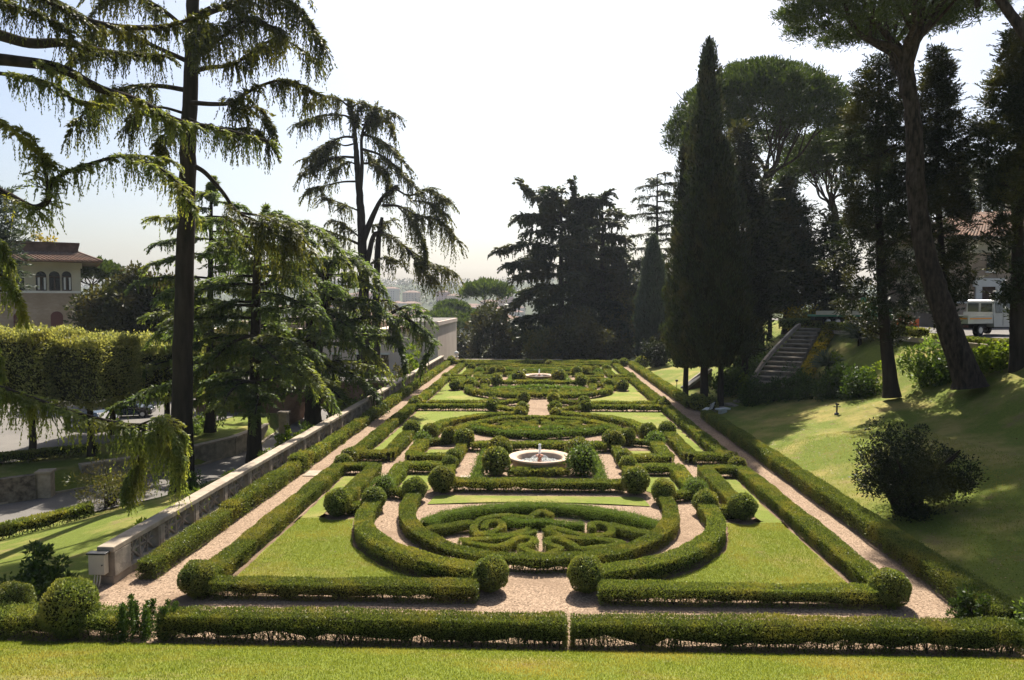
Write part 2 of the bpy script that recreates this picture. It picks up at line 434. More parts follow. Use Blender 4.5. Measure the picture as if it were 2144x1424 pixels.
# front lawn
b = MB(); V_, F_ = grid_sheet(np.linspace(-30, 14, 30), np.linspace(2, 16.58, 60), .015)
b.add(V_, F_); struct(b.build('lawn', M['lawn'], origin=(0, 10, 0)), 'mown lawn in front of the parterre')
# road on the left, with a pale kerb strip
yy = np.linspace(20, 118, 90); rx = road_x(yy)
def ribbon(xl, xr, yy, z):
    n = len(yy)
    V = np.vstack([np.c_[xl, yy, z * np.ones(n)], np.c_[xr, yy, z * np.ones(n)]])
    return V, [[i, n + i, n + i + 1, i + 1] for i in range(n - 1)]
roadz = np.interp(yy, [20, 25, 80, 97, 118], [-3.3, -3.42, -3.42, -3.42, -5.5])
hw_ = road_hw(yy)
b = MB(); b.add(*ribbon(rx - hw_, rx + hw_, yy, roadz)); struct(b.build('road', M['asphalt'], origin=(-25, 60, -3.4)), 'grey road running below the garden wall')
b = MB()
V_, F_ = ribbon(rx - hw_ - .25, rx - hw_, yy, roadz + .1); b.add(V_, F_)
V_, F_ = ribbon(rx - hw_, rx - hw_ + .01, yy, roadz + .1); 
n_ = len(yy); V_[n_:, 2] -= .14; b.add(V_, F_)
struct(b.build('kerb', M['stone'], origin=(-25, 60, -3.4)), 'pale kerb along the road')
# car park behind the clipped trees, terrace paving on the right
b = MB(); V_, F_ = grid_sheet(np.linspace(-75, -34, 30), np.linspace(40, 82, 30), .03); V_[:, 0] += np.clip((V_[:, 1] - 44) * .36, 0, 7); V_[:, 2] = Z(V_[:, 0], V_[:, 1]) + .03; b.add(V_, F_)
struct(b.build('pavement', M['asphalt'], origin=(-50, 60, -2.2)), 'grey car park behind the clipped trees')
b = MB(); V_, F_ = grid_sheet(np.linspace(27.6, 62, 30), np.linspace(38, 96, 40), .05); b.add(V_, F_)
struct(b.build('pavement', M['asphalt'], origin=(40, 60, 5.7)), 'grey paved terrace at the top of the bank')

# ------------------------------------------------------------------ hedges and balls
def leaf_len(y): return float(np.clip(.0026 * y, .048, .15))
def hedge(path, w=.56, h=.62, label='', name='box_hedge', mat='box', zb=.03, z0=None, wild=0.0, dens=1.35, group='clipped box hedges', stems=True, cat='hedge', closed=False, trunky=1.0, L=None):
    """a clipped hedge along an x-y path: leaves over a twiggy core darkened as inner shade, bare stems below"""
    P = np.array(path, float)
    Q, Ltot = resample(P, .12)
    T = unit(np.gradient(Q, axis=0)); Nn = np.stack([T[:, 1], -T[:, 0]], 1)
    zz = Z(Q[:, 0], Q[:, 1]) if z0 is None else np.full(len(Q), z0)
    b = MB()
    ym = Q[:, 1].mean(); L = L or leaf_len(Q[:, 1].min())
    # core
    iw, zt, zc0 = max(w / 2 - .07, .05), h - .07, h * (.36 if h > .42 else .2)
    prof = np.array([[-iw, zc0], [-iw, zt - .05], [-iw + .05, zt], [iw - .05, zt], [iw, zt - .05], [iw, zc0]])
    step = max(1, int(round(.36 / .12)))
    idx = np.unique(np.r_[np.arange(0, len(Q), step), len(Q) - 1])
    nI = len(idx)
    wob = 1 + .06 * np.sin(idx * .7 + ym)
    V = np.stack([Q[idx, None, 0] + Nn[idx, None, 0] * prof[None, :, 0] * wob[:, None],
                  Q[idx, None, 1] + Nn[idx, None, 1] * prof[None, :, 0] * wob[:, None],
                  zz[idx, None] + prof[None, :, 1] + 0 * wob[:, None]], -1).reshape(-1, 3)
    i = np.arange(nI - 1)[:, None] * 6; j = np.arange(6)[None]
    jag = rng.normal(0, .08 * h, nI); V.reshape(nI, 6, 3)[:, [0, 5], 2] += jag[:, None]
    F = np.stack([i + j, i + 6 + j, i + 6 + (j + 1) % 6, i + (j + 1) % 6], -1).reshape(-1, 4)
    b.add(V, F, 1)
    e = (nI - 1) * 6
    b.add(V, [[0, 1, 4, 5], [1, 2, 3, 4], [e + 5, e + 4, e + 1, e], [e + 4, e + 3, e + 2, e + 1]], 1)
    # leaves
    hs = h - zb
    per = w + 2 * hs
    n = int(1.3 * dens * 3.6 / (L * L * .55) * .5 * per * Ltot)
    u = rng.random(n) * per; s = rng.random(n) * (len(Q) - 1)
    k = s.astype(int); f = (s - k)[:, None]
    q = Q[k] * (1 - f) + Q[np.minimum(k + 1, len(Q) - 1)] * f
    nn = Nn[k]; z00 = zz[k]; ph_ = rng.random(2) * 6
    left, top = u < hs, (u >= hs) & (u < hs + w)
    off = np.where(left, -w / 2, np.where(top, u - hs - w / 2, w / 2))
    zl = np.where(left, zb + u, np.where(top, h, zb + (per - u)))
    side = ~top
    patch = .5 + .5 * np.sin(q[:, 0] * 3.3 + q[:, 1] * 2.7 + ph_[0]) * np.sin(q[:, 0] * 7.1 - q[:, 1] * 6.3 + ph_[1])
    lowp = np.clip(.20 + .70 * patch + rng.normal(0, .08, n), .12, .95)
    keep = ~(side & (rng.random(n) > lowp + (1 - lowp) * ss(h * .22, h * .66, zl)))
    out = np.where(top, 0, np.sign(off))
    nrm = np.c_[nn[:, 0] * out, nn[:, 1] * out, np.where(top, 1.0, .15)]
    ph = rng.random(3) * 9
    bump = .013 * np.sin(q[:, 0] * 5.1 + q[:, 1] * 4.3 + ph[0]) + .014 * np.sin(q[:, 0] * 2.3 - q[:, 1] * 2.9 + zl * 6 + ph[1]) + .024 * np.sin(q[:, 0] * .9 + q[:, 1] * 1.1 + ph[2])
    dep = bump - np.abs(rng.normal(0, .03, n)) + wild * np.abs(rng.normal(0, 1, n)) ** 1.5
    rnd = np.clip((np.abs(off) - (w / 2 - .07)) / .07, 0, 1) * np.clip((zl - (h - .09)) / .09, 0, 1)
    pos = np.c_[q[:, 0] + nn[:, 0] * off, q[:, 1] + nn[:, 1] * off, z00 + zl] + nrm * (dep - .014 * rnd)[:, None]
    # end caps
    D = unit(nrm * .5 + rng.normal(0, .5, (n, 3)) + [0, 0, .55])
    Nr = unit(nrm + rng.normal(0, .55, (n, 3)))
    sc = rng.uniform(.7, 1.3, n) * L
    b.cards((pos - D * (sc * .3)[:, None])[keep], D[keep], Nr[keep], sc[keep], sc[keep] * .46)
    for endi, sg in ((0, -1), (len(Q) - 1, 1)):
        m = int(n / per / Ltot * w * hs)
        a = rng.uniform(-.5, .5, m) * w; zc = zb + rng.random(m) * hs
        nr = np.r_[T[endi] * sg, .1]
        pos = np.c_[Q[endi, 0] + Nn[endi, 0] * a, Q[endi, 1] + Nn[endi, 1] * a, zz[endi] + zc] + nr * rng.normal(0, .03, m)[:, None]
        D = unit(nr * .5 + rng.normal(0, .6, (m, 3)) + [0, 0, .3]); b.cards(pos, D, unit(nr + rng.normal(0, .5, (m, 3))), L, L * .55)
    mid = Q[len(Q) // 2]
    o = b.build(name, [M[mat], M['core']], origin=(mid[0], mid[1], zz[len(Q) // 2]))
    tag(o, label, cat, group)
    if stems:
        sb = MB(); m = int(Ltot * (13 if ym < 45 else 6) * trunky)
        s = rng.random(m) * (len(Q) - 1.01); k = s.astype(int)
        q = Q[k] + Nn[k] * (rng.uniform(-.5, .5, m) * w * .62)[:, None]
        for a in range(m):
            p0 = np.r_[q[a], zz[k[a]] - .02]
            p1 = p0 + np.r_[rng.normal(0, .06, 2), h * .36]
            p2 = p1 + np.r_[rng.normal(0, .09, 2), h * .3]
            sb.tube([p0, p1, p2], [.015, .011, .006], 3, cap=False)
            if ym < 24:
                for q_ in range(2): sb.tube([p0 * .6 + p1 * .4, p1 + np.r_[rng.normal(0, .12, 2), .12]], [.008, .005], 3, cap=False)
        sb.build('bare_stems', M['stem'], parent=o)['kind'] = 'stuff'
    return o

BALLS = {}
def ball_mesh(kind, y):
    key = (kind, 0 if y < 24 else 1 if y < 33 else 2 if y < 45 else 3)
    if key in BALLS and len(BALLS[key]) >= 3: return BALLS[key][int(rng.integers(3))], False
    L = [.055, .07, .10, .15][key[1]] 
    b = MB()
    n = int(1.5 * 3.6 / (L * L * .55) * .5 * math.pi * 4 * .25 * 1.1)
    g_ = unit(rng.normal(0, 1, (n, 3)))
    lump = .018 * np.sin(g_[:, 0] * 7 + rng.random() * 6) + .02 * np.sin(g_[:, 1] * 6 + g_[:, 2] * 5 + rng.random() * 6)
    lo = .10 if kind == 'loose' else .03
    r = .5 + lump - np.abs(rng.normal(0, .02, n)) + (np.abs(rng.normal(0, lo, n)) if kind == 'loose' else 0)
    pos = g_ * r[:, None] * [1, 1, .98] + [0, 0, .52]
    D = unit(g_ * .5 + rng.normal(0, .6, (n, 3)) + [0, 0, .3]); N_ = unit(g_ + rng.normal(0, .5, (n, 3)))
    sc = rng.uniform(.7, 1.3, n) * L
    kp = pos[:, 2] > .02
    b.cards((pos - D * (sc * .3)[:, None])[kp], D[kp], N_[kp], sc[kp], sc[kp] * .55)
    a = np.linspace(-1.35, math.pi / 2 - .01, 9)
    b.lathe(np.c_[np.cos(a) * .43, .52 + np.sin(a) * .43], k=16, mat=1)
    for q in range(5):
        th = q * 1.3; b.tube([[.06 * math.cos(th), .06 * math.sin(th), -.03], [.12 * math.cos(th), .12 * math.sin(th), .16]], .018, 4, 1)
    o = b.build('box_ball', [M['boxb' if kind == 'loose' else 'box'], M['core']], origin=(0, 0, 0))
    BALLS.setdefault(key, []).append(o.data)
    return o, True
def ball(x, y, label, r=.5, kind='clip', group='clipped box balls', zs=1.0, cat='topiary ball'):
    m, new = ball_mesh(kind, y)
    if new: o = m
    else:
        o = bpy.data.objects.new('box_ball', m); C.collection.objects.link(o)
    o.location = (x, y, float(Z(x, y)) + .01); r *= .88; sq = rng.uniform(.93, 1.05)
    o.scale = (2 * r * rng.uniform(.95, 1.05), 2 * r * rng.uniform(.97, 1.03), 2 * r * zs * sq)
    o.rotation_euler = (0, 0, rng.random() * 6)
    return tag(o, label, cat, group)

# one quarter-plan, mirrored left/right, and the whole module mirrored for the far parterre
YA, SYM = 35.15, 109.2
def mod(side, back, far):
    sx = -1 if side == 'left' else 1
    def f(p):
        x, y = p[0], p[1]
        if back: y = 2 * YA - y
        if far: y = SYM - y
        return (sx * x, y)
    return f
bed_soil, bed_lawn = MB(), MB()
OUTER = spline([(6.2, 27.6), (6.12, 25.6), (5.62, 23.9), (4.45, 22.2), (2.95, 21.1), (1.45, 20.45)], 8)
INNER = spline([(4.9, 29.0), (4.86, 27.3), (4.5, 25.4), (3.65, 23.75), (2.2, 22.2), (0, 21.64)], 8)
nb = 0
for far in (False, True):
    parterre = 'farther parterre' if far else 'nearer parterre'
    fount = 'farther fountain' if far else 'nearer fountain'
    for back in (False, True):
        # seen from the viewer: nearer half or farther half of that parterre
        nearhalf = back == far
        half = 'before the ' + fount if nearhalf else 'beyond the ' + fount
        for side in ('left', 'right'):
            f = mod(side, back, far)
            F = lambda pts: [f(p) for p in pts]
            lawn_poly = [(8.72, 20.05), (8.72, 26.6), (8.8, 33.25), (7.98, 33.25), (7.96, 27.9), (8.05, 26.9), (7.5, 26.35), (6.75, 26.7), (6.52, 25.4), (6.0, 23.6), (4.75, 21.85), (3.2, 20.75), (2.2, 20.1)]
            yb = 2 * YA - 53.35 if back else 19.85      # the middle lawns reach farther, to the cross hedges
            lawn_poly = [(x_, yb if y_ < 20.2 else y_) for x_, y_ in lawn_poly]
            front_pts = [(3.2, 20.55), (2.4, 19.95)] if not back else [(3.2, 20.75), (2.3, 20.15), (2.9, 17.6), (3.6, yb)]
            # fan from a point that sees the whole outline of each piece
            for poly, ctr in ((lawn_poly[:2] + [(8.05, 26.9), (7.5, 26.35), (6.75, 26.7), (6.52, 25.4), (6.0, 23.6), (4.75, 21.85)] + front_pts, (7.4, 20.9 if not back else 19.6)),
                              ([(8.72, 26.6), (8.8, 33.25), (7.98, 33.25), (7.96, 27.9), (8.05, 26.9)], (8.35, 28.5)),
                              ([(4.55, 31.0), (4.55, 33.6), (5.95, 33.6), (5.95, 30.6), (5.2, 30.2)], (5.2, 32.2))):
                if back != far and poly[0][0] == 4.55: poly = [(4.6, 30.9), (4.6, 32.9), (5.9, 32.9), (5.9, 30.9)]
                pp = np.array(F(poly)); cc = np.array(f(ctr))
                # irregular turf edge
                for B_, grow, z_ in ((bed_soil, .5, .024), (bed_lawn, 0, .045)):
                    rr = cc + (pp - cc) * (1 + grow / np.linalg.norm(pp - cc, axis=1, keepdims=True))
                    dense, _ = resample(np.vstack([rr, rr[:1]]), .35); dense = dense[:-1]
                    if B_ is bed_lawn: dense = dense + rng.normal(0, .025, dense.shape)
                    n_ = len(dense)
                    Vv = np.vstack([np.c_[dense, np.full(n_, z_)], [[cc[0], cc[1], z_]]])
                    tris = [[i, (i + 1) % n_, n_] for i in range(n_)]
                    B_.add(Vv, tris)
            # hedges
            H = lambda pts, text, **k: hedge(F(pts), label=text, **k)
            edge = 'edge'
            # long front row and U-shaped side row
            if not back:
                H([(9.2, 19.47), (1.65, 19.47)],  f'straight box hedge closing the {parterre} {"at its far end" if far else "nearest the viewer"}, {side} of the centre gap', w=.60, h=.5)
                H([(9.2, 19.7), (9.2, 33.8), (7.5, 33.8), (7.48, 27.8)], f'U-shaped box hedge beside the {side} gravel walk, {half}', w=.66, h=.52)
            else:
                ye = 2 * YA - 53.75
                H([(9.1, ye), (3.7, ye), ], f'straight box hedge on the {side} of the middle crossing, {"farther" if far else "nearer"} of the pair', w=.62, h=.5)
                H([(3.2, ye + .15), (1.35, 2 * YA - 52.0)], f'short slanting box hedge to the {side} of the centre gravel crossing, {"farther" if far else "nearer"} one', w=.5, h=.46)
                H([(9.2, ye + .3), (9.2, 33.8), (7.5, 33.8), (7.5, 27.8)], f'U-shaped box hedge beside the {side} gravel walk, {half}', w=.66, h=.52)
            H([(7.2, 27.2), (6.45, 27.6)], f'stub of box hedge between two balls by the {side} lawn, {half}', w=.5, h=.42)
            H(OUTER, f'{side} outer curving box hedge of the oval {half}', w=.62, h=.54)
            H([(5.1, 29.4), (6.2, 29.8)], f'stub of hedge joining oval to {side} court, {half}', w=.45, h=.42)
            H([(4.05, 31.0), (4.08, 34.1)], f'short box hedge along the {side} of the fountain court, {half}', w=.5, h=.44)
            H([(4.5, 34.1), (6.3, 34.1), (6.3, 30.4)], f'L-shaped box hedge round the small {side} court {half}', w=.66, h=.48)
            # balls
            B = lambda x, y, text, **k: ball(*f((x, y)), text, **k)
            if not back:
                B(9.22, 19.5, f'box ball on the outer {side} corner, {"far end of farther" if far else "near end of nearer"} parterre', r=.56)
                B(1.3, 20.1, f'box ball on the {side} of the {"far end" if far else "nearest"} centre opening', r=.56)
            else:
                B(9.1, 2 * YA - 54.0, f'dark box ball at the {side} end of the middle cross hedge, {"farther" if far else "nearer"} row', r=.5)
                B(3.4, 2 * YA - 53.7, f'box ball where the cross hedge bends, {side} of centre, {"farther" if far else "nearer"} row', r=.5)
                B(1.15, 2 * YA - 52.0, f'box ball flanking the middle crossing on the {side}, {"farther" if far else "nearer"} end of hedge', r=.55)
                B(1.2, 2 * YA - 49.8, f'box ball at the tip of the {side} oval hedge, {"just beyond" if far else "just before"} the middle crossing', r=.5)
            B(7.45, 27.1, f'round box ball ending the {side} U-shaped hedge, {half}', r=.58)
            B(6.25, 27.75, f'box ball at the head of the {side} outer oval hedge, {half}', r=.55)
            B(4.92, 29.2, f'box ball at the head of the {side} inner oval hedge, {half}', r=.54, )
            B(6.35, 30.0, f'shaggier small box ball on the {side} court corner, {half}', r=.46, kind='loose')
            B(4.0, 30.6, f'large round box ball on the {side} end of the court hedge, {half}', r=.64)
            B(9.22, 34.55, f'low box ball midway along the {side} walk, {half}', r=.46)
            B(4.15, 34.45, f'small box ball beside the {side} of the fountain court, {half}', r=.45)
            if side == 'right' and nearhalf and not far:
                B(1.98, 33.9, f'shaggy brownish box ball to the right of the {fount}, {half}', r=.68, kind='loose')
            else:
                B(1.95, 33.75, f'big clipped box ball by the {side} of the basin, {half}', r=.73)
        # pieces that cross the axis
        f1 = mod('right', back, far)
        cross = lambda pts: [f1(p) for p in pts]
        hedge(cross([(-x, y) for x, y in INNER][:-1] + [tuple(q) for q in INNER[::-1]]), w=.54, h=.47, label=f'inner horseshoe box hedge of the oval {half}')
        hedge(cross([(-3.5, 30.95), (3.5, 30.95)]), w=.75, h=.49, label=f'straight box hedge across the fountain court {half}')
        hedge(cross([(-1.35, 33.6), (1.35, 33.6)]), w=.4, h=.36, zb=.05, wild=.03, label=f'low ragged hedge strip at the foot of the basin, {half}', stems=False)
        # central lawn between the emblem bed and the court
        pp = np.array(cross([(-4.35, 28.7), (-4.2, 30.05), (4.2, 30.05), (4.35, 28.7), (2.5, 29.0), (0, 29.1), (-2.5, 29.0)]))
        cc = pp.mean(0); dense, _ = resample(np.vstack([pp, pp[:1]]), .4); dense = dense[:-1]; n_ = len(dense)
        bed_lawn.add(np.vstack([np.c_[dense, np.full(n_, .045)], [[cc[0], cc[1], .045]]]), [[i, (i + 1) % n_, n_] for i in range(n_)])
        # emblem of low box in the oval (traced on the near one, mirrored elsewhere)
        e = lambda pts: cross([tuple(gnd(840 + a / 3.573, 1030 + c / 3.573, .32)[:2]) for a, c in pts])
        EM = [
            ([(185, 235), (280, 195), (400, 165), (650, 125), (1000, 105), (1300, 125), (1600, 170), (1800, 215), (1930, 250)], .50, .40, .04, 'unclipped bright hedge curving behind the emblem bed', 'boxb'),
            ([(210, 275), (300, 262), (420, 245), (530, 228)], .40, .37, .01, 'left wing of the emblem bed', 'box'),
            ([(1560, 245), (1660, 275), (1760, 295), (1870, 310)], .40, .37, .01, 'right wing of the emblem bed', 'box'),
            ([(620, 265), (640, 230), (720, 215), (760, 245), (700, 285), (600, 305), (550, 285), (545, 250), (600, 205), (720, 180), (860, 185), (980, 190)], .24, .35, .006, 'left scroll of the emblem bed', 'box'),
            ([(560, 310), (700, 318), (850, 300), (950, 272)], .25, .34, .0, 'left lower scroll edge of the emblem bed', 'box'),
            ([(1430, 265), (1420, 240), (1500, 232), (1570, 265), (1560, 310), (1460, 330), (1330, 315), (1220, 290), (1100, 262)], .24, .35, .006, 'right scroll of the emblem bed', 'box'),
            ([(760, 205), (900, 225), (1050, 215), (1200, 235), (1360, 240)], .34, .36, .03, 'bushy middle band of the emblem bed', 'boxb'),
            ([(980, 170), (1050, 140), (1120, 165)], .25, .34, .01, 'small arched crown of the emblem bed', 'box'),
            ([(1000, 290), (880, 318), (720, 345), (560, 352), (440, 358), (560, 385), (740, 408), (860, 352), (950, 338), (1000, 362), (960, 392), (890, 405), (960, 440), (1050, 468)], .22, .35, .0, 'left ribbon tail of the emblem bed', 'box'),
            ([(1470, 350), (1660, 385), (1500, 412), (1350, 425), (1260, 378), (1160, 345), (1095, 352), (1100, 385), (1200, 420), (1120, 445), (1060, 468)], .22, .35, .0, 'right ribbon tail of the emblem bed', 'box'),
            ([(1080, 275), (1180, 320), (1330, 345), (1480, 348)], .25, .34, .0, 'right upper ribbon of the emblem bed', 'box'),
        ]
        for pts, w_, h_, wild, txt, mt in EM:
            hedge(spline(e(pts), 6), w=w_, h=h_, zb=.02, wild=wild, mat=mt, L=(.04 if not far and not back else None), dens=1.6, label=f'{txt}, {half}', stems=False, group='low box hedges of the emblem beds', name='low_hedge')
struct(bed_soil.build('soil', M['soil'], origin=(0, 50, 0)), 'brown soil at the hedge feet')
struct(bed_lawn.build('lawn', M['lawn'], origin=(0, 50, 0)), 'bright lawns between the box hedges')

# outer hedges
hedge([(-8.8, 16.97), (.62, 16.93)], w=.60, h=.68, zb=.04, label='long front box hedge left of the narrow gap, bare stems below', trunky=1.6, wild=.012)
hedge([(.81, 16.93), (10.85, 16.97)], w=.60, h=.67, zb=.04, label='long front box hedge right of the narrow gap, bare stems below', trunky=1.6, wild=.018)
hedge([(-18, 17.1), (-9.9, 17.0)], w=.7, h=.62, zb=.04, label='front hedge at the left edge, behind the dark upright shrub', trunky=1.5, wild=.03)
segs = [(20.6, 26.2, .56, .56), (26.2, 31.6, .62, .64), (31.7, 33.6, .56, .58), (33.8, 35.3, .7, .8), (35.8, 41.5, .58, .58), (41.6, 48, .56, .56), (48.2, 55.5, .6, .62), (55.6, 64, .56, .6), (64.1, 76, .55, .58), (76.1, 91.5, .55, .58)]
words = ['nearest, beside the utility box', 'second from the near end', 'short, third from near end', 'bushy yellow-tipped and tallest', 'fifth from the near end, uneven', 'sixth from the near end', 'level with the middle crossing', 'just past the middle crossing', 'second from the far end', 'last, at the far corner']
for (a, c, w_, h_), t_ in zip(segs, words):
    hedge([(-11.22, a), (-11.2, c)], w=w_, h=h_, zb=.03, wild=.02, mat='box', label=f'hedge block along the balustrade, {t_}', group='hedge blocks along the balustrade')
hedge([(11.25, 17.8), (11.25, 23.5)], w=.75, h=.66, zb=.08, wild=.03, label='shaded right boundary hedge, nearest stretch by the front corner', mat='box')
hedge([(11.25, 23.6), (11.25, 50.3)], w=.7, h=.68, zb=.1, wild=.012, label='long right boundary hedge beside the sloping lawn, up to the bench')
hedge([(11.25, 55.5), (11.25, 91)], w=.7, h=.66, zb=.1, wild=.012, label='right boundary hedge beyond the benches to the far end')
hedge([(-11.2, 92.2), (10.9, 92.2)], w=.7, h=.62, zb=.1, label='far end box hedge below the end wall')
hedge([(-9.3, 91), (9.3, 91)], w=.6, h=.6, zb=.1, label='second box hedge just before the far end hedge')
ball(-10.9, 92.4, 'dark box ball in the far left corner of the garden', r=.6)
ball(10.4, 91.2, 'box ball in the far right corner of the garden', r=.6)
ball(12.2, 88.5, 'pale box ball outside the far right boundary hedge', r=.8)
ball(.9, 91.5, 'lone box ball on the centre line at the far end', r=.5)
ball(-11.15, 16.98, 'big round bush standing in the front hedge, near the utility box', r=.74, group=None, cat='bush')
ball(-13.2, 17.9, 'round dark bush cut by the left picture edge', r=.55, group=None, cat='bush')
# ------------------------------------------------------------------ balustrade
XW = -12.15
root = empty('balustrade', (XW, 20, 0), 'pale stone balustrade with pierced star panels along the left walk', 'balustrade')
b = MB()
Y0, Y1 = 20.2, 93.4
bays = 30
pitch = (Y1 - Y0 - .6) / bays
for s0 in range(0, bays, 5):           # coping stones step in and out a little
    b.span((XW - .24 + rng.normal(0, .006), Y0 - .05 + s0 * pitch, .94), (XW + .24, Y0 + (s0 + 5) * pitch + (.6 if s0 + 5 == bays else -.012), 1.10 + rng.normal(0, .006)))
b.build('coping', M['stone'], parent=root, bevel=.025)
b = MB(); b.span((XW - .2, Y0, -.6), (XW + .2, Y1, .24)); b.build('plinth', M['stonew'], parent=root, bevel=.015)
pb, panel = None, None
for i in range(bays + 1):
    y = Y0 + .3 + i * pitch
    if i == 0:
        b = MB(); b.span((XW - .24, y - .3, .243), (XW + .24, y + .55, .938)); b.build('end_pier', M['stonew'], parent=root, bevel=.012)
        continue
    if pb is None:
        b = MB(); b.span((XW - .19, y - .2, .243), (XW + .19, y + .2, .938)); b.span((XW + .192, y - .12, .30), (XW + .21, y + .12, .88))
        pb = b.build('post', M['stone'], parent=root, bevel=.01); y_first = y
    else:
        o = pb.copy(); C.collection.objects.link(o); o.parent = root; o.location = (0, y - y_first, 0)
for i in range(bays):
    y = Y0 + .3 + i * pitch
    a_, c_ = y + (.55 if i == 0 else .2), y + pitch - .2
    if i == 0 or panel is None:
        def make_panel(a_, c_):
            b = MB(); yc = (a_ + c_) / 2; z0, z1 = .243, .938; zc = (z0 + z1) / 2
            for k in range(2):
                ya, yb = a_ + (c_ - a_) / 2 * k, a_ + (c_ - a_) / 2 * (k + 1); ym = (ya + yb) / 2
                for p, q in (((ya, z0), (yb, z1)), ((ya, z1), (yb, z0))):
                    b.bar((XW, p[0], p[1]), (XW, q[0], q[1]), .10, .055)
                b.bar((XW, ym, z0), (XW, ym, z1), .09, .05); b.bar((XW, ya, zc), (XW, yb, zc), .09, .05)
                th = np.linspace(0, 2 * math.pi, 17); b.tube(np.c_[np.full(17, XW), ym + .2 * np.cos(th), zc + .2 * np.sin(th)], .035, 4, cap=False)
                b.tube([(XW - .07, ym, zc), (XW + .07, ym, zc)], .07, 8)
            b.bar((XW, yc, z0), (XW, yc, z1), .11, .07)
            return b.build('pierced_panel', M['stone'], parent=root)
        if i == 0: make_panel(a_, c_)
        else: panel = make_panel(a_, c_); y_p = y
    else:
        o = panel.copy(); C.collection.objects.link(o); o.parent = root; o.location = (0, y - y_p, 0)
# low wall across the far end
b = MB(); b.span((-12.0, 93.7, -.5), (3.0, 94.1, .52)); b.span((-12.0, 93.6, .523), (3.0, 94.2, .62), mat=1)
tag(b.build('end_wall', [M['brickd'], M['stonew']]), 'low wall with stone cap closing the far left end of the garden', 'wall')
root = empty('garden_lamp', (-10.6, 95.6, 0), 'small white lantern standing behind the far end wall', 'lamp')
b = MB(); b.lathe([(.22, -.4), (.22, .7), (.3, .75), (.3, .85), (.0, .85)], (-10.6, 95.6, 0), 12); b.build('pedestal', M['cwhite'], parent=root)
b = MB(); b.lathe([(.1, .85), (.3, 1.15), (.32, 1.3), (.14, 1.5), (0, 1.55)], (-10.6, 95.6, 0), 10); b.build('lantern', M['white'], parent=root)

# utility box on the end of the balustrade
root = empty('utility_box', (XW - .16, 20.1, .35), 'beige electrical cabinet fixed to the near end of the balustrade', 'electrical box')
b = MB(); b.span((XW - .36, 19.93, .38), (XW + .1, 20.14, .95)); b.build('cabinet', M['boxm'], parent=root, bevel=.015)
b = MB(); b.span((XW - .40, 19.90, .953), (XW + .14, 20.148, 1.0)); b.build('hood', M['blackm'], parent=root, bevel=.01)
b = MB(); b.tube([(XW + .04, 19.925, .66), (XW + .04, 19.90, .66)], .02, 8); b.build('lock', M['blackm'], parent=root)
for dx in (-.22, -.14, -.06):
    b = MB(); b.tube(spline([(XW + dx, 20.0, .38), (XW + dx + .03, 19.9, .18), (XW + dx - .04, 19.92, -.02)], 5), .018, 5); b.build('cable', M['boxm'], parent=root)
b = MB(); b.span((-10.0, 30.9, .02), (-8.95, 31.0, .03)); 
b = MB(); b.span((-10.75, 33.2, .0), (-9.75, 34.3, .05)); tag(b.build('stone_slab', M['stone'], bevel=.01), 'pale square stone slab set in the left gravel walk', 'slab')
b = MB(); b.span((-3.55, 33.0, .0), (-2.95, 33.5, .05)); tag(b.build('stone_slab', M['stone'], bevel=.01), 'small stone slab on gravel left of the nearer fountain', 'slab')

# ------------------------------------------------------------------ fountains
def fountain(y, which, k=72):
    root = empty('fountain', (0.06, y, 0), f'round travertine fountain basin with a short water jet, {which}', 'fountain', 'round garden fountains')
    c = (0.06, y, 0)
    b = MB()
    prof = [(1.36, -.02), (1.36, .06), (1.30, .09), (1.29, .40), (1.34, .46), (1.46, .52), (1.50, .56), (1.50, .61), (1.46, .64), (1.40, .635), (1.12, .585), (1.09, .55), (1.07, .30), (1.0, .25)]
    b.lathe(prof, c, k)
    b.build('basin', M['basin'], parent=root)
    b = MB()
    rr = np.linspace(0.0, 1.085, 9); b.lathe(np.c_[rr[::-1], np.full(9, .36)], c, 48); b.build('water_surface', M['water'], parent=root)
    b = MB(); b.lathe([(.12, .30), (.10, .44), (.07, .50), (.09, .56), (.17, .62), (.18, .68), (.10, .69), (.04, .74), (0, .75)], c, 16); b.build('pedestal', M['terra'], parent=root)
    b = MB(); n = 700
    t = rng.random(n); hgt = .70 + .52 * np.sqrt(t); r = .02 + .055 * (1 - t) * rng.random(n) + .03 * np.exp(-((t - .9) / .1) ** 2)
    th = rng.random(n) * 6.28
    P = np.c_[c[0] + r * np.cos(th), y + r * np.sin(th), hgt]
    b.cards(P, rng.normal(0, .35, (n, 3)) + [0, 0, -1], rng.normal(0, 1, (n, 3)), .05, .018)
    b.lathe([(.028, .7), (.032, 1.0), (.05, 1.14), (.045, 1.2), (0.0, 1.24)], c, 10)
    # falling drops and foam rings
    n = 500; th = rng.random(n) * 6.28; t = rng.random(n); r = .1 + .5 * t; zz_ = .70 - .33 * t ** 1.6
    b.cards(np.c_[c[0] + r * np.cos(th), y + r * np.sin(th), zz_], rng.normal(0, .3, (n, 3)) + [0, 0, -1], rng.normal(0, 1, (n, 3)), .03, .012)
    n = 900; th = rng.random(n) * 6.28; r = .15 + .85 * np.sqrt(rng.random(n)); 
    b.cards(np.c_[c[0] + r * np.cos(th), y + r * np.sin(th), np.full(n, .366)], np.c_[np.cos(th * 7), np.sin(th * 7), np.zeros(n)], np.tile([0, 0, 1.0], (n, 1)), .05, .03)
    b.build('water_jet', M['jet'], parent=root)
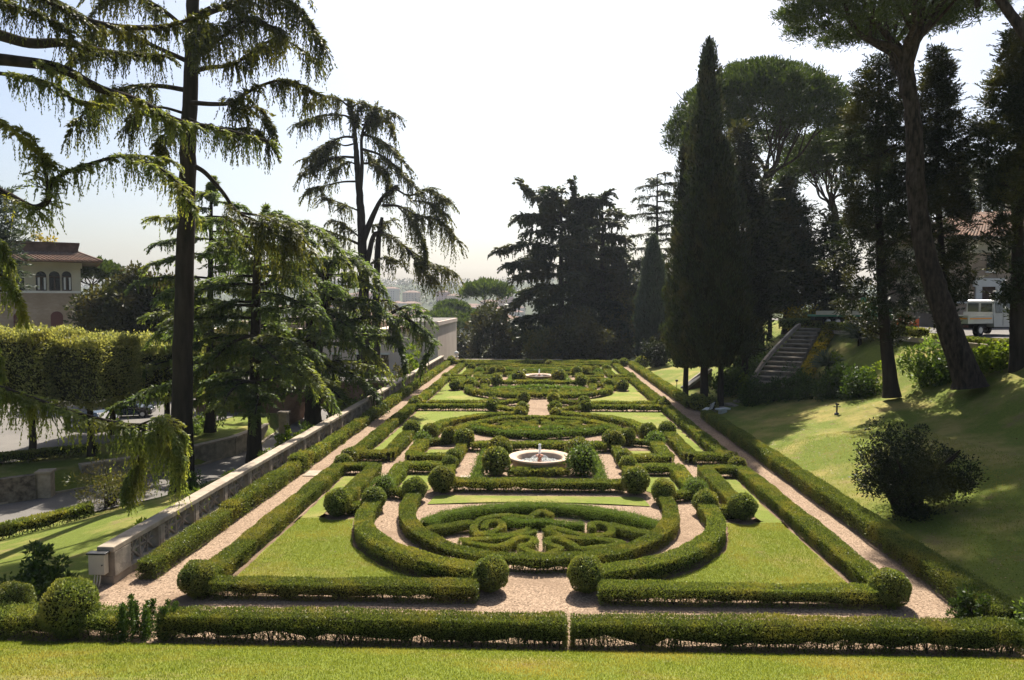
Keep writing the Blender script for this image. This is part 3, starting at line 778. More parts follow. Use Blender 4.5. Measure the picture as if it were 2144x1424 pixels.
def basinmat():
    m, t, out = newmat('travertine_basin')
    c = mixc(t, ramp(t, noise(t, 2.2, 5, .65), .35, .7), (.38, .275, .195), (.54, .41, .305))
    c = mixc(t, ramp(t, noise(t, 9, 5, .7, stretch=(1, 1, .15)), .55, .8), c, (.25, .21, .17))
    principled(t, out, c, .75, .25, noise(t, 24, 4), .25, .01); return m
M['basin'] = basinmat()
fountain(YA, 'nearer of the two')
fountain(SYM - YA, 'farther of the two', 48)
for sx, w_ in ((-1, 'left'), (1, 'right')):
    for yc, n_ in ((YA, 'nearer'), (SYM - YA, 'farther')):
        hedge([(sx * 2.75, yc - 3.6), (sx * 2.72, yc + 2.9)], w=.42, h=.3, zb=.0, wild=.07, mat='boxb', dens=.8, label=f'loose low planting strip {w_} of the {n_} fountain', stems=False, group='low planting strips by the fountains', name='low_planting', cat='planting')

# ------------------------------------------------------------------ stairs up the right bank
root = empty('garden_stairs', (17.5, 56, 1.6), 'curved stone stairs climbing the shaded right bank to the terrace', 'stairs')
cl = spline([(16.9, 54.6, 1.35), (17.5, 56, 1.75), (19.2, 59.3, 3.0), (21.4, 62.8, 4.35), (23.6, 66, 5.55), (24.3, 67.2, 5.7)], 10)
cl, L_ = resample(cl, .25)
T = unit(np.gradient(cl[:, :2], axis=0)); Nn = np.stack([T[:, 1], -T[:, 0]], 1)
NS = 15
wid = np.linspace(1.55, .85, len(cl))
b = MB(); nos = MB()
for i in range(NS):
    a0, a1 = int(i * (len(cl) - 1) / NS), int((i + 1) * (len(cl) - 1) / NS)
    z = cl[a0, 2] + .0
    q = [cl[a0, :2] - Nn[a0] * wid[a0], cl[a0, :2] + Nn[a0] * wid[a0], cl[a1, :2] + Nn[a1] * wid[a1], cl[a1, :2] - Nn[a1] * wid[a1]]
    b.prism(q, z - 1.2, z + .0)
    p0, p1 = cl[a0, :2] - Nn[a0] * (wid[a0] - .01), cl[a0, :2] + Nn[a0] * (wid[a0] - .01)
    nos.bar(np.r_[p0 - T[a0] * .02, z - .045], np.r_[p1 - T[a0] * .02, z - .045], .2, .11)
b.build('treads', M['stonew'], parent=root); nos.build('step_edges', M['stone'], parent=root)
for sg, nm in ((-1, 'l'), (1, 'r')):
    b = MB()
    if sg == 1: continue
    P = np.c_[cl[:, :2] + sg * Nn * (wid[:, None] + .12), cl[:, 2] + .12]
    for k in range(0, len(P) - 4, 4): b.bar(P[k], P[k + 4], .2, .35)
    b.build('kerb_wall', M['stone'], parent=root)
# lower flight from the bench to the turn
root = empty('garden_stairs', (13.5, 53.6, 0), 'short lower flight of stone steps near the garden bench', 'stairs')
for i in range(7):
    t = i / 6; x, y, z = 12.6 + 4.2 * t, 53.4 + 1.0 * t, .1 + 1.2 * t
    b = MB(); b.box((x, y, z - .35), (.72, 1.5, .9), .25); b.build('step', M['stonew'], parent=root, bevel=.02)

# benches
def bench(x, y, rz, label):
    root = empty('garden_bench', (x, y, 0), label, 'bench', 'garden benches by the right walk')
    def tr(p): 
        c_, s_ = math.cos(rz), math.sin(rz); return np.array([x + p[0] * c_ - p[1] * s_, y + p[0] * s_ + p[1] * c_, p[2] + float(Z(x, y))])
    b = MB(); 
    for k in range(4): b.bar(tr((-.75, -.17 + .13 * k, .45)), tr((.75, -.17 + .13 * k, .45)), .11, .04)
    b.build('seat', M['cwhite'], parent=root)
    b = MB()
    for k in range(4): b.bar(tr((-.75, .30 + .03 * k, .56 + .1 * k)), tr((.75, .30 + .03 * k, .56 + .1 * k)), .03, .075)
    b.build('backrest', M['cwhite'], parent=root)
    for sx in (-.65, .65):
        b = MB(); b.tube([tr((sx, -.2, 0)), tr((sx, -.16, .43))], .035, 6); b.tube([tr((sx, .3, 0)), tr((sx, .26, .43)), tr((sx, .42, .95))], .035, 6); b.tube([tr((sx, -.2, .43)), tr((sx, .26, .43))], .03, 6)
        b.build('leg_frame', M['blackm'], parent=root)
bench(11.75, 52.1, -2.0, 'white slatted bench on the right walk beside two dark balls')
bench(11.4, 56.1, -1.35, 'white slatted bench beyond the dark balls, half hidden')
b = MB(); b.box((12.75, 51.8, .52), (1.0, .5, .12), .5); b.box((12.75, 51.8, .22), (.5, .35, .48), .5); tag(b.build('stone_bench', M['cwhite'], bevel=.02), 'backless white stone seat to the right of the slatted bench', 'stone seat')
ball(11.65, 54.6, 'larger dark box ball behind the bench on the right walk', r=.7, group=None)
ball(12.3, 53.4, 'smaller dark box ball touching the bench on the right walk', r=.58, group=None)
# stone hatch with two sloping cheek walls on the slope beyond the cypress
root = empty('stone_hatch', (13.6, 66, .5), 'sloping stone hatch with two cheek walls on the sunny bank behind the cypress trunk', 'stone hatch')
for k, dy in enumerate((0, 1.9)):
    b = MB(); P = [(12.5 + .2 * k, 64.6 + dy, float(Z(12.6, 64.6)) + .02), (15.0 + .2 * k, 65.0 + dy, float(Z(15.1, 65)) + 1.35)]
    b.bar(P[0], P[1], .32, .22); b.build('cheek_wall', M['stonew'], parent=root, bevel=.02)
    b = MB(); q0, q1 = np.array(P[0]), np.array(P[1])
    V = [q0 + [0, 0, -.1], q1 + [0, 0, -.1], [q1[0], q1[1], float(Z(q1[0], q1[1])) - .2], q0 + [0, 0, -.4]]
    V = np.vstack([np.array(V) + [0, -.08, 0], np.array(V) + [0, .08, 0]]); b.add(V, [[0, 1, 2, 3], [7, 6, 5, 4], [0, 4, 5, 1], [1, 5, 6, 2]]); b.build('side_wall', M['brickd'], parent=root)
b = MB(); b.bar((12.8, 65.7, float(Z(12.8, 65.7)) + .1), (15.0, 66.0, float(Z(15, 66)) + 1.0), 1.6, .08); b.build('cover', M['blackm'], parent=root)
b = MB(); b.tube([(12.05, 65.2, 0), (12.05, 65.2, .95)], .03, 6); b.lathe([(.05, .95), (.13, 1.0), (.13, 1.1), (0, 1.16)], (12.05, 65.2, 0), 10); tag(b.build('path_light', M['blackm']), 'small dark path light standing behind the right boundary hedge', 'path light')
# standpipe on the slope lawn
px_ = at(1752, 866, 44); zz_ = float(Z(px_[0], px_[1]))
root = empty('standpipe', (px_[0], px_[1], zz_), 'little dark standpipe with cross handle alone on the right lawn', 'standpipe')
b = MB(); b.tube([(px_[0], px_[1], zz_ - .05), (px_[0], px_[1], zz_ + .55)], .05, 7); b.lathe([(.16, .0), (.14, .06), (.05, .12)], (px_[0], px_[1], zz_), 8); b.build('pipe', M['blackm'], parent=root)
b = MB(); b.bar((px_[0] - .2, px_[1], zz_ + .45), (px_[0] + .2, px_[1], zz_ + .45), .05, .05); b.bar((px_[0] - .08, px_[1], zz_ + .62), (px_[0] + .12, px_[1], zz_ + .58), .07, .1); b.build('tap_handle', M['blackm'], parent=root)

# ------------------------------------------------------------------ buildings
def arch_pane(w, h, n=14):
    """outline of a round-headed opening, foot at 0"""
    r = w / 2; a = np.linspace(0, math.pi, n)
    return np.vstack([[(-r, 0), (r, 0)], np.c_[r * np.cos(a), h - r + r * np.sin(a)]])
def frame_obj(parent, name, mat, ox, oy, oz, ux, uy, outline, depth, proud, mat2=None):
    """flat outlined plate on a facade: (ux,uy) runs along the wall, normal points to the viewer"""
    nx_, ny_ = uy, -ux
    b = MB(); o2 = np.asarray(outline)
    A = np.c_[ox + ux * o2[:, 0] + nx_ * proud, oy + uy * o2[:, 0] + ny_ * proud, oz + o2[:, 1]]
    Bk = A - np.array([nx_, ny_, 0]) * depth
    n = len(A); c = A.mean(0)
    b.add(np.vstack([A, [c]]), [[i, (i + 1) % n, n] for i in range(n)])
    b.add(np.vstack([A, Bk]), [[i, n + i, n + (i + 1) % n, (i + 1) % n] for i in range(n)])
    return b.build(name, mat, parent=parent)
def ring_obj(parent, name, mat, ox, oy, oz, ux, uy, inner, outer, proud):
    nx_, ny_ = uy, -ux
    b = MB(); n = len(inner)
    P = lambda o2, d: np.c_[ox + ux * o2[:, 0] + nx_ * d, oy + uy * o2[:, 0] + ny_ * d, oz + o2[:, 1]]
    A, Bq, A0, B0 = P(inner, proud), P(outer, proud), P(inner, -.02), P(outer, -.02)
    b.add(np.vstack([A, Bq, A0, B0]), [q for i in range(n) for q in ([i, n + i, n + (i + 1) % n, (i + 1) % n], [n + i, 3 * n + i, 3 * n + (i + 1) % n, n + (i + 1) % n], [i, (i + 1) % n, 2 * n + (i + 1) % n, 2 * n + i])])
    return b.build(name, mat, parent=parent)
def tile_rows(b, p00, p10, p11, p01, n, mat=0):
    """a pitched roof plane with half-round tile ridges running down the slope"""
    p00, p10, p11, p01 = map(lambda q: np.array(q, float), (p00, p10, p11, p01))
    nm = unit(np.cross(p10 - p00, p01 - p00)); nm = nm if nm[2] > 0 else -nm
    b.add([p00, p10, p11, p01, p00 - nm * .12, p10 - nm * .12, p11 - nm * .12, p01 - nm * .12], [[0, 1, 2, 3], [7, 6, 5, 4], [0, 4, 5, 1], [1, 5, 6, 2], [2, 6, 7, 3], [3, 7, 4, 0]], mat)
    for i in range(n + 1):
        t = i / n; a, c = p00 * (1 - t) + p10 * t + nm * .03, p01 * (1 - t) + p11 * t + nm * .03
        b.tube([a, c], .11, 6, mat, cap=True)

# brick villa on the left
uh, vh = 172, 612
corner = at(uh, vh, 85); th = R(33); ux, uy = math.cos(th), math.sin(th)
WX, WY = corner[0], corner[1]
z_s = corner[2]
zb_ = -2.6
z_e = at(172, 549, 85)[2]; z_p0 = at(172, 530, 85)[2]; z_p = at(172, 512, 85)[2]
root = empty('brick_villa', (WX, WY, zb_), 'brown brick villa with cream loggia storey and tiled eaves at the left', 'house')
def along(s, d=0): return np.array([WX + ux * s - uy * (-d) * -1 * -1, WY + uy * s, 0]) if False else np.array([WX + ux * s - uy * d, WY + uy * s + ux * d, 0])
def quad(s0, s1, d0, d1): return [along(s0, d0)[:2], along(s1, d0)[:2], along(s1, d1)[:2], along(s0, d1)[:2]]
W_, D_ = 26, 13
b = MB(); b.prism(quad(-W_, 0, 0, D_), zb_, z_s - .12); b.build('brick_wall', M['brick'], parent=root)
b = MB(); b.prism(quad(-W_, .12, -.12, D_ + .1), z_s - .12, z_s + .14); b.build('string_course', M['white'], parent=root)
b = MB(); b.prism(quad(-W_, -.1, .06, D_ - .1), z_s + .14, z_e + .2)
b.build('loggia_wall', M['cream'], parent=root)
for s_ in (-9.2, -.55):
    b = MB(); b.prism(quad(s_ - .42, s_ + .42, -.1, .06), z_s + .14, z_e - .5); b.prism(quad(s_ - .6, s_ + .6, -.75, .06), z_e - .75, z_e - .15); b.build('pilaster', M['cream'], parent=root)
b = MB()
ov = 2.05
E_ = [np.r_[q, z_e] for q in quad(-W_ - 1, ov, -ov, D_ + ov)]; I_ = [np.r_[q, z_p0] for q in quad(-W_ - 1, -.25, .25, D_ - .3)]
tile_rows(b, E_[0], E_[1], I_[1], I_[0], 64); tile_rows(b, E_[1], E_[2], I_[2], I_[1], 40)
b.tube([E_[1] + [0, 0, .06], I_[1] + [0, 0, .06]], .16, 6)
b.build('roof', M['tile'], parent=root)
b = MB(); b.prism(quad(-W_ - 1, ov - .1, -ov + .1, D_ + 1.9), z_e - .16, z_e - .02); b.build('eaves', M['wood'], parent=root)
b = MB(); b.prism(quad(-W_, -.25, .25, D_ - .3), z_p0 - .4, z_p); b.prism(quad(-W_, -.1, .1, D_ - .1), z_p, z_p + .18); b.build('attic_wall', M['brickd'], parent=root)
ppm = 1560 / 85.0
for s_, w_, h_, kind in ((-7.65, 1.25, 3.1, 'half'), (-5.0, 1.3, 3.1, 'dark'), (-2.45, 1.15, 3.0, 'half'), (-12.6, 1.75, 3.35, 'dark'), (-17.8, 1.75, 3.35, 'dark')):
    # openings seen at 458..., measured from the corner
    pass
def s_of(u): 
    """distance along the facade of the wall point seen at photo column u"""
    d = FW * FPX + RT * (u - CX) - UP * (630 - CY); A = np.array([[d[0], -ux], [d[1], -uy]]); return float(np.linalg.solve(A, [WX, WY])[1])
def z_of(u, v):
    s_ = s_of(u); q = along(s_); return at(u, v, q[1])[2]
for u0, u1, vt, vb, kind in ((24, 52, 565, 611, 'dark'), (76, 99, 568, 611, 'half'), (104, 127, 568, 611, 'dark'), (131, 151, 568, 611, 'half')):
    sa, sb = s_of(u0), s_of(u1); um = (u0 + u1) / 2; zt, z0_ = z_of(um, vt), z_of(um, vb)
    q = along((sa + sb) / 2, .06); w_ = sb - sa; h_ = zt - z0_
    fr = ring_obj(root, 'window_surround', M['cream'], q[0], q[1], z0_, ux, uy, arch_pane(w_, h_), arch_pane(w_ + .34, h_ + .2), .09)
    frame_obj(root, 'window', M['dark'], q[0], q[1], z0_, ux, uy, arch_pane(w_, h_), .05, .012)
    b = MB()
    nx_, ny_ = uy, -ux
    def P_(a, z, d=.05): return (q[0] + ux * a + nx_ * d, q[1] + uy * a + ny_ * d, z0_ + z)
    b.bar(P_(0, 0), P_(0, h_ * .72), .12, .06); b.bar(P_(-w_ / 2, h_ * .72), P_(w_ / 2, h_ * .72), .06, .12); b.bar(P_(-w_ / 2, .12), P_(w_ / 2, .12), .06, .2)
    b.build('window_frame', M['wood'], parent=root)
    if kind == 'half':
        for a in (-w_ * .27, w_ * .27):
            b = MB(); p0, p1 = P_(a, .25, .03), P_(a, h_ * .70, .03); b.bar(p0, p1, w_ * .34, .02); b.build('curtain', M['curt'], parent=root)
for u0, u1, vt, vb in ((27, 54, 653, 700), (105, 131, 652, 702)):
    sa, sb = s_of(u0), s_of(u1); um = (u0 + u1) / 2; zt, z0_ = z_of(um, vt), z_of(um, vb)
    q = along((sa + sb) / 2, 0); w_ = sb - sa; h_ = zt - z0_
    frame_obj(root, 'window', M['dark'], q[0], q[1], z0_, ux, uy, arch_pane(w_, h_), .05, .012)
    o2 = arch_pane(w_, h_ * .72); o2 = o2 + [0, h_ * .28]
    frame_obj(root, 'shutter', M['shut'], q[0], q[1], z0_, ux, uy, o2, .04, .035)
    b = MB(); b.prism([along((sa + sb) / 2 - w_ / 2 - .15, -.15)[:2], along((sa + sb) / 2 + w_ / 2 + .15, -.15)[:2], along((sa + sb) / 2 + w_ / 2 + .15, 0)[:2], along((sa + sb) / 2 - w_ / 2 - .15, 0)[:2]], z0_ - .15, z0_); b.build('sill', M['white'], parent=root)

# house on the right behind the truck
HX0 = at(1975, 600, 64); HX1 = at(2240, 600, 64)
z0_ = 5.75; ze = at(2060, 497, 64)[2]; zf_ = at(2060, 530, 64)[2]
root = empty('brick_house', (HX0[0], 64, z0_), 'brick house with cream frieze and white doorway behind the white truck', 'house')
b = MB(); b.span((HX0[0], 64, z0_ - .5), (HX1[0], 76, zf_)); b.build('brick_wall', M['brick'], parent=root)
b = MB(); b.span((HX0[0] - .1, 63.9, zf_), (HX1[0] + .1, 76, ze)); b.span((HX0[0] - .25, 63.75, ze - .35), (HX1[0] + .1, 63.9, ze - .1)); b.span((HX0[0] - .2, 63.8, zf_ - .02), (HX1[0] + .1, 63.9, zf_ + .2)); b.build('frieze', M['cream'], parent=root)
b = MB()
e0, e1 = (HX0[0] - .9, 63.0, ze - .05), (HX1[0] + 1, 63.0, ze - .05)
tile_rows(b, e0, e1, (HX1[0] + 1, 69, ze + 2.6), (HX0[0] + 4.5, 69, ze + 2.6), 44)
tile_rows(b, (HX0[0] - .9, 76, ze - .05), e0, (HX0[0] + 4.5, 69, ze + 2.6), (HX0[0] + 4.5, 70, ze + 2.6), 36)
b.build('roof', M['tile'], parent=root)
b = MB(); b.span((HX0[0] - .92, 62.9, ze - .2), (HX1[0] + 1, 63.05, ze - .06)); b.build('gutter', M['blackm'], parent=root)
b = MB(); b.span((HX0[0], 63.9, z0_), (HX1[0], 64.0, z0_ + 1.0)); b.build('plinth', M['stonew'], parent=root)
dx0, dx1 = at(2040, 600, 64)[0], at(2094, 600, 64)[0]; zt = at(2060, 583, 64)[2]
b = MB(); b.span((dx0, 63.72, z0_), (dx0 + .5, 63.89, zt)); b.span((dx1 - .5, 63.72, z0_), (dx1, 63.89, zt)); b.span((dx0 - .2, 63.66, zt - .7), (dx1 + .2, 63.89, zt)); b.build('door_surround', M['white'], parent=root)
b = MB(); b.span((dx0 + .5, 63.82, z0_), (dx1 - .5, 63.895, zt - .7)); b.build('door', M['wood'], parent=root)
for u0, u1, vt, vb in ((2005, 2027, 592, 632), (2064, 2078, 535, 568), (2110, 2126, 535, 568)):
    xa, xb = at(u0, 600, 64)[0], at(u1, 600, 64)[0]; za, zc = at(u0, vt, 64)[2], at(u0, vb, 64)[2]
    b = MB(); b.span((xa, 63.9, zc), (xb, 63.99, za)); w0 = b.build('window', M['dark'], parent=root)
    b = MB(); b.span((xa - .12, 63.86, zc - .14), (xb + .12, 63.99, zc)); b.build('sill', M['white'], parent=root)
b = MB(); b.span((HX0[0] + 8.5, 69, ze + 2), (HX0[0] + 9.6, 70, ze + 4.2)); b.build('chimney', M['cream'], parent=root)

# long pale pink building beyond the balustrade
pr = at(918, 700, 108); zt = at(860, 694, 108)[2]; zt2 = at(905, 672, 112)[2]
root = empty('pink_building', (pr[0], 108, -12), 'long pale pink flat-roofed building below the far end of the balustrade', 'building')
b = MB(); b.span((pr[0] - 34, 108, -16), (pr[0] - 2.2, 128, zt)); b.build('wall', M['pink'], parent=root)
b = MB(); b.span((pr[0] - 2.2, 107.2, -16), (pr[0], 132, zt2 - .6)); b.build('corner_pavilion', M['pink'], parent=root)
b = MB(); b.span((pr[0] - 7, 107.0, zt2 - .6), (pr[0] + .15, 132, zt2)); b.span((pr[0] - 34.2, 107.8, zt), (pr[0] - 7.02, 128, zt + .35)); b.build('cornice', M['pink'], parent=root)
b = MB(); b.span((pr[0] - 6.7, 107.4, zt2), (pr[0] - .2, 131.6, zt2 + .05)); b.build('roof', M['asphalt'], parent=root)
b = MB(); b.span((pr[0] - 33, 112, zt + .36), (pr[0] - 10, 126, zt + 1.1)); b.span((pr[0] - 33.4, 111.5, zt + 1.1), (pr[0] - 9.6, 126.5, zt + 1.3)); b.build('roof_light', M['stone'], parent=root)
for i in range(8):
    x = pr[0] - 4.3 - 3.6 * i
    b = MB(); b.span((x - .55, 107.95, zt - 6.2), (x + .55, 107.995, zt - 3.4)); wn = b.build('window', M['dark'], parent=root)
    b = MB(); b.span((x - .75, 107.9, zt - 3.4), (x + .75, 107.99, zt - 3.1)); b.span((x - .75, 107.9, zt - 6.4), (x + .75, 107.99, zt - 6.2)); b.build('lintel', M['white'], parent=root)

# brick bridge over the road with its arch
by = 67.0; ax0, ax1 = at(603, 850, by)[0], at(690, 850, by)[0]
axc, ar = (ax0 + ax1) / 2, (ax1 - ax0) / 2
ztop = at(650, 801, by)[2]; zap = at(648, 840, by)[2]
root = empty('brick_bridge', (axc, by, -3.5), 'brown brick bridge with round arch crossing the road behind the cedars', 'bridge')
b = MB(); a = np.linspace(math.pi, 0, 21)
arc = np.c_[axc + ar * np.cos(a), (zap - ar) + ar * np.sin(a)]
arc = np.vstack([[(axc - ar, -4.4)], arc, [(axc + ar, -4.4)]])
x_l, x_r = axc - 10.5, -12.5
n = len(arc)
topx = np.interp(np.arange(n), [0, 1, n - 2, n - 1], [x_l, axc - ar, axc + ar, x_r]); 
for d in (0, 5.0):
    V = np.vstack([np.c_[arc[:, 0], np.full(n, by + d), arc[:, 1]], np.c_[arc[:, 0], np.full(n, by + d), np.full(n, ztop)]])
    b.add(V, [[i, i + 1, n + i + 1, n + i] for i in range(1, n - 2)])
    for xa, xb in ((x_l, axc - ar), (axc + ar, x_r)):
        b.add([(xa, by + d, -4.6), (xb, by + d, -4.6), (xb, by + d, ztop), (xa, by + d, ztop)], [[0, 1, 2, 3]])
V = np.vstack([np.c_[arc[:, 0], np.full(n, by), arc[:, 1]], np.c_[arc[:, 0], np.full(n, by + 5.0), arc[:, 1]]])
b.add(V, [[i, i + 1, n + i + 1, n + i] for i in range(n - 1)], 0, True)
b.add([(x_l, by, -4.6), (x_l, by + 5, -4.6), (x_l, by + 5, ztop), (x_l, by, ztop)], [[0, 1, 2, 3]])
b.add([(x_l, by, ztop), (x_r, by, ztop), (x_r, by + 5, ztop), (x_l, by + 5, ztop)], [[0, 1, 2, 3]], 1)
b.build('brick_wall', [M['brickt'], M['asphalt']], parent=root)
b = MB(); b.span((x_l - .1, by - .12, ztop), (x_r, by + .3, ztop + .18)); b.build('coping', M['stone'], parent=root)
b = MB(); o2 = np.c_[axc + (ar + .35) * np.cos(a), (zap - ar) + (ar + .35) * np.sin(a)]; i2 = np.c_[axc + ar * np.cos(a), (zap - ar) + ar * np.sin(a)]; k = len(a)
V = np.vstack([np.c_[i2[:, 0], np.full(k, by - .05), i2[:, 1]], np.c_[o2[:, 0], np.full(k, by - .05), o2[:, 1]], np.c_[o2[:, 0], np.full(k, by), o2[:, 1]]])
b.add(V, [[i, k + i, k + i + 1, i + 1] for i in range(k - 1)] + [[k + i, 2 * k + i, 2 * k + i + 1, k + i + 1] for i in range(k - 1)]); b.build('arch_ring', M['brickd'], parent=root)

# walls on the far side of the road
def wall(pts, h, w, mat, label, cap=None, zbase=None, name='retaining_wall'):
    P = np.array(pts, float); b = MB()
    Q, L_ = resample(P, 1.0)
    for i in range(len(Q) - 1):
        z = float(min(Z(*Q[i]), Z(*Q[i + 1]))) if zbase is None else zbase
        b.bar(np.r_[Q[i], z + h / 2 - .3], np.r_[Q[i + 1], z + h / 2 - .3], w, h + .6)
        if cap: b.bar(np.r_[Q[i], z + h + .06], np.r_[Q[i + 1], z + h + .06], w + .16, .12, mat=1)
    return tag(b.build(name, [M[mat], M[cap] if cap else M[mat]]), label, 'wall')
def rw(y, off=-3.2): return (float(road_x(y)) + off, y)
wall([(-34.5, 36.5), (-32, 38.9), (-29.1, 41.6)], 1.5, .5, 'rock', 'rough dark rubble retaining wall along the road at the left edge', zbase=-3.5)
b = MB(); q = (-28.75, 42.0); b.box((q[0], q[1], -2.8), (.75, .75, 1.6), .3); b.box((q[0], q[1], -1.93), (.9, .9, .14), .3); tag(b.build('gate_pier', M['stone'], bevel=.02), 'square stone pier at the end of the rubble wall', 'pier')
wall([(-31.5, 43.4), (-29.8, 44.4), (-28.3, 45.3)], 1.2, .35, 'brickd', 'dark wall behind the ramp between the rubble wall and the low kerb wall', zbase=-3.5)
wall([(-28.2, 44.4), (-26.1, 46.8), (-24.1, 50), (-22.6, 54), (-22.3, 58)], 1.35, .45, 'stonew', 'tan stone retaining wall with pale coping behind the sprawling shrub', cap='stone', zbase=-3.5)
wall([rw(59.5), rw(62)], 1.0, .6, 'stonew', 'low weathered parapet with posts just left of the bridge', cap='stone', zbase=-3.5)
b = MB(); q = (float(road_x(61)) - 2.0, 63); b.box((q[0], q[1], -2.6), (.7, .7, 1.9)); b.box((q[0], q[1], -1.6), (.9, .9, .2)); tag(b.build('gate_pier', M['stone'], bevel=.02), 'stone pier beside the bridge arch', 'pier')

# ------------------------------------------------------------------ vehicles
def car(x, y, rz, paint, label, z=None, L=4.1, W=1.72, Hh=1.45):
    z = float(Z(x, y)) + .06 if z is None else z
    root = empty('parked_car', (x, y, z), label, 'car', 'parked cars')
    c_, s_ = math.cos(rz), math.sin(rz)
    def tr(V): V = np.asarray(V, float); return np.c_[x + V[:, 0] * c_ - V[:, 1] * s_, y + V[:, 0] * s_ + V[:, 1] * c_, z + V[:, 2]]
    # side outline: bonnet to the +x end
    side = np.array([(-L / 2, .35), (-L / 2 + .02, .75), (-L / 2 + .15, .92), (-L * .33, Hh * .97), (-L * .1, Hh), (L * .07, Hh * .97), (L * .23, .95), (L * .42, .84), (L / 2 - .03, .68), (L / 2, .4), (L / 2 - .1, .24), (-L / 2 + .1, .24)])
    n = len(side); b = MB()
    wd = np.where(side[:, 1] > 1.0, W / 2 - .2, W / 2); 
    Lf, Rt_ = np.c_[side[:, 0], wd, side[:, 1]], np.c_[side[:, 0], -wd, side[:, 1]]
    V = tr(np.vstack([Lf, Rt_])); b.add(V, [[i, (i + 1) % n, n + (i + 1) % n, n + i] for i in range(n)], 0, False)
    for off in (0, n):
        cc = V[off:off + n].mean(0); b.add(np.vstack([V[off:off + n], [cc]]), [[i, (i + 1) % n, n] for i in range(n)])
    b.build('body', M[paint], parent=root, bevel=.05)
    for sg in (-1, 1):
        yy_ = sg * (W / 2 - .135)
        b = MB(); b.add(tr([(-L * .30, yy_ * 1.0, .98), (L * .17, yy_, .98), (L * .055, sg * (W / 2 - .185), Hh * .93), (-L * .25, sg * (W / 2 - .185), Hh * .93)]) , [[0, 1, 2, 3]]); b.build('side_window', M['cargl'], parent=root)
    b = MB(); b.add(tr([(L * .225, W / 2 - .2, .985), (L * .225, -W / 2 + .2, .985), (L * .085, -W / 2 + .26, Hh * .965), (L * .085, W / 2 - .26, Hh * .965)]) + [0, 0, .015], [[0, 1, 2, 3]]); b.build('windscreen', M['cargl'], parent=root)
    b = MB(); b.add(tr([(-L / 2 + .12, W / 2 - .25, .95), (-L / 2 + .12, -W / 2 + .25, .95), (-L * .335, -W / 2 + .3, Hh * .95), (-L * .335, W / 2 - .3, Hh * .95)]) + [0, 0, .02], [[0, 1, 2, 3]]); b.build('rear_window', M['cargl'], parent=root)
    for sx in (-L * .31, L * .31):
        for sg in (-1, 1):
            p = tr([(sx, sg * (W / 2 - .17), .3), (sx, sg * (W / 2 + .02), .3)]); b = MB(); b.tube(p, .31, 14); wl = b.build('wheel', M['black'], parent=root)
            p = tr([(sx, sg * (W / 2 + .0), .3), (sx, sg * (W / 2 + .03), .3)]); b = MB(); b.tube(p, .18, 10); b.build('rim', M['cars'], parent=wl)
    for sg in (-1, 1):
        p = tr([(L / 2 - .12, sg * (W / 2 - .28), .66)])[0]; b = MB(); b.box(p, (.14, .3, .14), rz); b.build('headlight', M['curt'], parent=root)
        p = tr([(-L / 2 + .04, sg * (W / 2 - .2), .8)])[0]; b = MB(); b.box(p, (.1, .2, .22), rz); b.build('tail_light', M['shut'], parent=root)
q = at(196, 905, 58); car(q[0], 58, 2.75, 'carblue', 'dark blue car parked under the cedar branch, nearer of two', z=-2.2)
q = at(270, 880, 64); car(q[0], 64, .3, 'carb', 'black car parked farther back beside the dark blue one', z=-2.2)
q = at(638, 890, 80); car(q[0], 80, -1.45, 'cars', 'silver car on the road seen through the bridge arch', z=-3.4)
q = at(640, 845, 108); car(q[0], 108, -1.4, 'cars', 'pale car far beyond the bridge arch', z=float(roadz[-10]) + .1)
b = MB(); q = at(675, 860, 92); 
b.span((q[0] - 2.2, 91.7, -3.5), (q[0] + 1.8, 92.1, -2.6)); b.span((q[0] - 2.3, 91.6, -2.6), (q[0] + 1.9, 92.2, -2.48)); tag(b.build('low_wall', M['stonew']), 'low pale wall across the road seen through the arch', 'wall')
b = MB(); n = 260; b.cards(np.c_[q[0] + rng.uniform(-.2, 1.5, n), 91.9 + rng.normal(0, .15, n), -2.4 + np.abs(rng.normal(0, .18, n))], rng.normal(0, 1, (n, 3)), rng.normal(0, 1, (n, 3)), .16, .12); tag(b.build('flower_planting', M['flower']), 'red flowers on the low wall beyond the arch', 'flowers')

